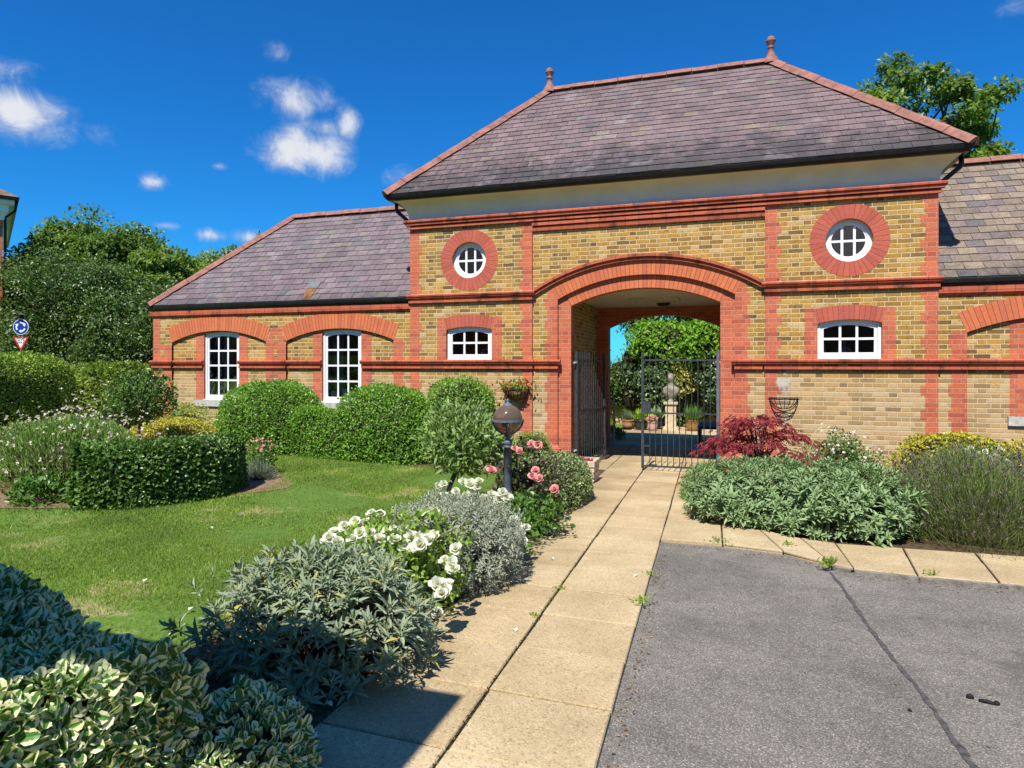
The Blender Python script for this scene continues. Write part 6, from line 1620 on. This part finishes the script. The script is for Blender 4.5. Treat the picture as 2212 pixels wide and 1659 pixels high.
for s_ in (-1, 1): mb.tube([(1.87 + s_ * .055, F + .17, 1.96), (1.87 + s_ * .10, F + .17, 1.92), (1.87 + s_ * .06, F + .16, 1.87)], [.02, .018, .015], 6)
mb.build('body', voussoir('striped_cloth', .018, [(0, (.30, .10, .09)), (1, (.42, .30, .26))], (.40, .30, .26), .006), t, True)
mb = MB(); mb.ball((1.87, F + .17, 2.025), .026, 8); mb.build('head', plain('painted_skin', (.45, .26, .18)), t, True)
mb = MB(); mb.lathe([(.001, .045), (.025, .042), (.03, .02), (.055, .012), (.055, .008), (.001, .012)], (1.87, F + .17, 2.03), 14); mb.build('hat', plain('straw', (.55, .40, .15)), t, True)
mb = MB(); mb.lathe([(.001, 0), (.05, 0), (.06, .06), (.04, .13), (.025, .17), (.035, .20), (.025, .235), (.001, .25)], (-4.56, F + .17, 1.83), 14)
tag(mb.build('ornament', plain('cream_china', (.62, .52, .38), .3, .5), None, True, org=(-4.56, F + .17, 1.83)), 'cream china bird ornament inside the left small window', 'ornament')
mb = MB(); mb.lathe([(.001, 0), (.04, 0), (.05, .08), (.045, .16), (.02, .2), (.001, .2)], (1.57, F + .17, 1.83), 12)
tag(mb.build('ornament', plain('tan_china', (.42, .30, .17), .4, .5), None, True, org=(1.57, F + .17, 1.83)), 'tan figurine at the left edge of the right small window', 'ornament')
mb = MB()
rr = random.Random(5)
for k in range(6):
    a = Vector((-4.15 + rr.uniform(-.08, .08), F + .16, 1.85 + rr.uniform(0, .16))); b_ = Vector((-4.15 + rr.uniform(-.08, .08), F + .16, 1.85 + rr.uniform(0, .16)))
    if (a - b_).length > .04: mb.tube([a, (a + b_) / 2 + Vector((0, 0, .02)), b_], .005, 5)
tag(mb.build('wire_ornament', WHITE, None, org=(-4.15, F + .16, 1.83)), 'white twisted wire ornament inside the left small window', 'ornament')
# weeds in the joints
def weed(x, y, r, n, L, seed, label, up=.9):
    rng = np.random.default_rng(seed); z = g(y) + .01; t = thing('weed', label, 'weed', (x, y, z), 'weeds in the paving joints')
    P = np.array((x, y, z)) + np.c_[rng.normal(size=(n, 2)) * r, rng.random(n) * L * .5]; T = unit(rdir(rng, n) + np.array((0, 0, up)))
    co, f, uv = leaves(P, T, rdir(rng, n), L, L * .38, 'oval'); npmesh('foliage', co, f, L_ROSEB, t, uv); return t
weed(.86, 5.90, .025, 22, .07, 301, 'tall leafy weed where the kerb meets the tar seam', 1.4)
weed(-.50, 4.52, .03, 34, .035, 302, 'weed tuft in the joint between path and asphalt, nearest the camera'); weed(-.50, 5.2, .025, 20, .03, 303, 'weed tuft in the joint between path and asphalt, half way to the kerb')
weed(-1.115, 4.62, .02, 26, .022, 304, 'small green weed in the middle joint of the path, nearer the camera'); weed(-1.14, 4.02, .02, 26, .022, 305, 'low weed in the middle joint of the path beside a white petal')
weed(-.02, 6.47, .06, 40, .03, 306, 'flat weed in the asphalt at the curved kerb corner'); weed(1.6, 5.92, .02, 16, .04, 307, 'thin weed at the kerb, left of the right edge of the picture'); weed(.62, 6.55, .03, 20, .04, 308, 'weed in the joint of the curved kerb flags')
# mossy line of the middle joint
rng = np.random.default_rng(310); n = 500; yy = rng.uniform(2, 8, n); P = np.c_[-1.085 - .02 * (yy - 3) + rng.normal(size=n) * .006, yy, [g(v) + .006 for v in yy]]
co, f, uv = leaves(P, unit(rdir(rng, n) + np.array((0, 0, .6))), rdir(rng, n), .016, .009, 'diamond'); tag(npmesh('joint_moss', co, f, leafmat('moss', gs(.10, .10, .035), .2, .9, .1), uv=uv), kind='stuff')
# dead leaves and grit caught along the kerb and the path edge
rng = np.random.default_rng(320); n = 420
kx = rng.uniform(-.4, 6, n); ky = np.interp(kx, [p[0] for p in kerb], [p[1] for p in kerb]) - .06 - np.abs(rng.normal(size=n)) * .07
ex_ = rng.uniform(1.8, 6.2, 160); P = np.r_[np.c_[kx, ky], np.c_[-.44 - .02 * (ex_ - 3) + np.abs(rng.normal(size=160)) * .035, ex_], np.c_[rng.uniform(-.3, 3.5, 90), rng.uniform(1.5, 6, 90)]]
P = np.c_[P, [g(v) - .016 for v in P[:, 1]]]; n = len(P)
co, f, uv = leaves(P, unit(np.c_[rng.normal(size=(n, 2)), rng.normal(size=n) * .2]), unit(np.c_[rng.normal(size=(n, 2)) * .4, np.ones(n)]), .016 + .014 * rng.random(n), .009, 'diamond')
tag(npmesh('leaf_litter', co, f, leafmat('dead_leaf', [(0, (.10, .06, .03)), (.6, (.24, .15, .07)), (1, (.42, .30, .14))], .1, .8, .1, patch=0), uv=uv), kind='stuff')
# fallen petals and droppings
PT_ = []
for k, (x, y) in enumerate([(-1.18, 3.75), (-.62, 5.1), (-1.35, 5.35), (-2.75, 2.55), (-3.2, 3.3), (-3.0, 2.95), (-2.9, 2.85), (-3.9, 3.6), (-1.62, 2.35), (-1.72, 2.6), (-1.66, 5.1), (-2.72, 3.0), (-4.6, 5.0), (-1.55, 4.9)]):
    mb = MB(); r0 = random.Random(k); z = g(y, x) + (.016 if x > -1.7 else .022); a = r0.uniform(0, 6)
    pts = [(x + .02 * math.cos(a + q) * (1 if i % 2 else .75), y + .016 * math.sin(a + q), z + .008 * (i % 3)) for i, q in enumerate((0, 1.0, 2.1, 3.1, 4.2, 5.2))]
    mb.face(pts); mb.face([(p[0], p[1], p[2] - .002) for p in pts[::-1]])
    o = mb.build('petal', P_WHITE, None, org=(x, y, z)); tag(o, 'single white rose petal fallen on the path' if x > -1.7 else 'single white rose petal fallen on the grass or soil of the border', 'petal', 'petals fallen on the path' if x > -1.7 else 'petals fallen on the grass')
DROP = plain('dark_dropping', (.012, .011, .010), .7, .3, .2, 60)
for k, (x, y, l, w_, a) in enumerate([(1.18, 3.74, .016, .012, 0), (1.24, 3.71, .033, .010, -.25), (1.28, 3.705, .013, .011, .4), (.86, 3.5, .009, .007, 0), (.98, 2.95, .010, .008, .3)]):
    mb = MB(); z = g(y) - .022 + w_ * .8; dx, dy = math.cos(a), math.sin(a); mb.tube([(x - dx * l * q, y - dy * l * q, z + .003 * math.cos(q * 5)) for q in (-1, -.9, -.4, 0, .4, .9, 1)], [w_ * s_ for s_ in (.15, .7, 1, .92, 1.05, .7, .15)], 8)
    tag(mb.build('dropping', DROP, None, True, org=(x, y, z)), ['small round dark dropping left of the long one on the asphalt', 'long dark dropping on the asphalt near the right edge', 'small dark dropping right of the long one on the asphalt', 'tiny dark crumb on the asphalt beside the tar seam', 'tiny dark crumb on the asphalt at the bottom of the tar seam'][k], 'dropping')
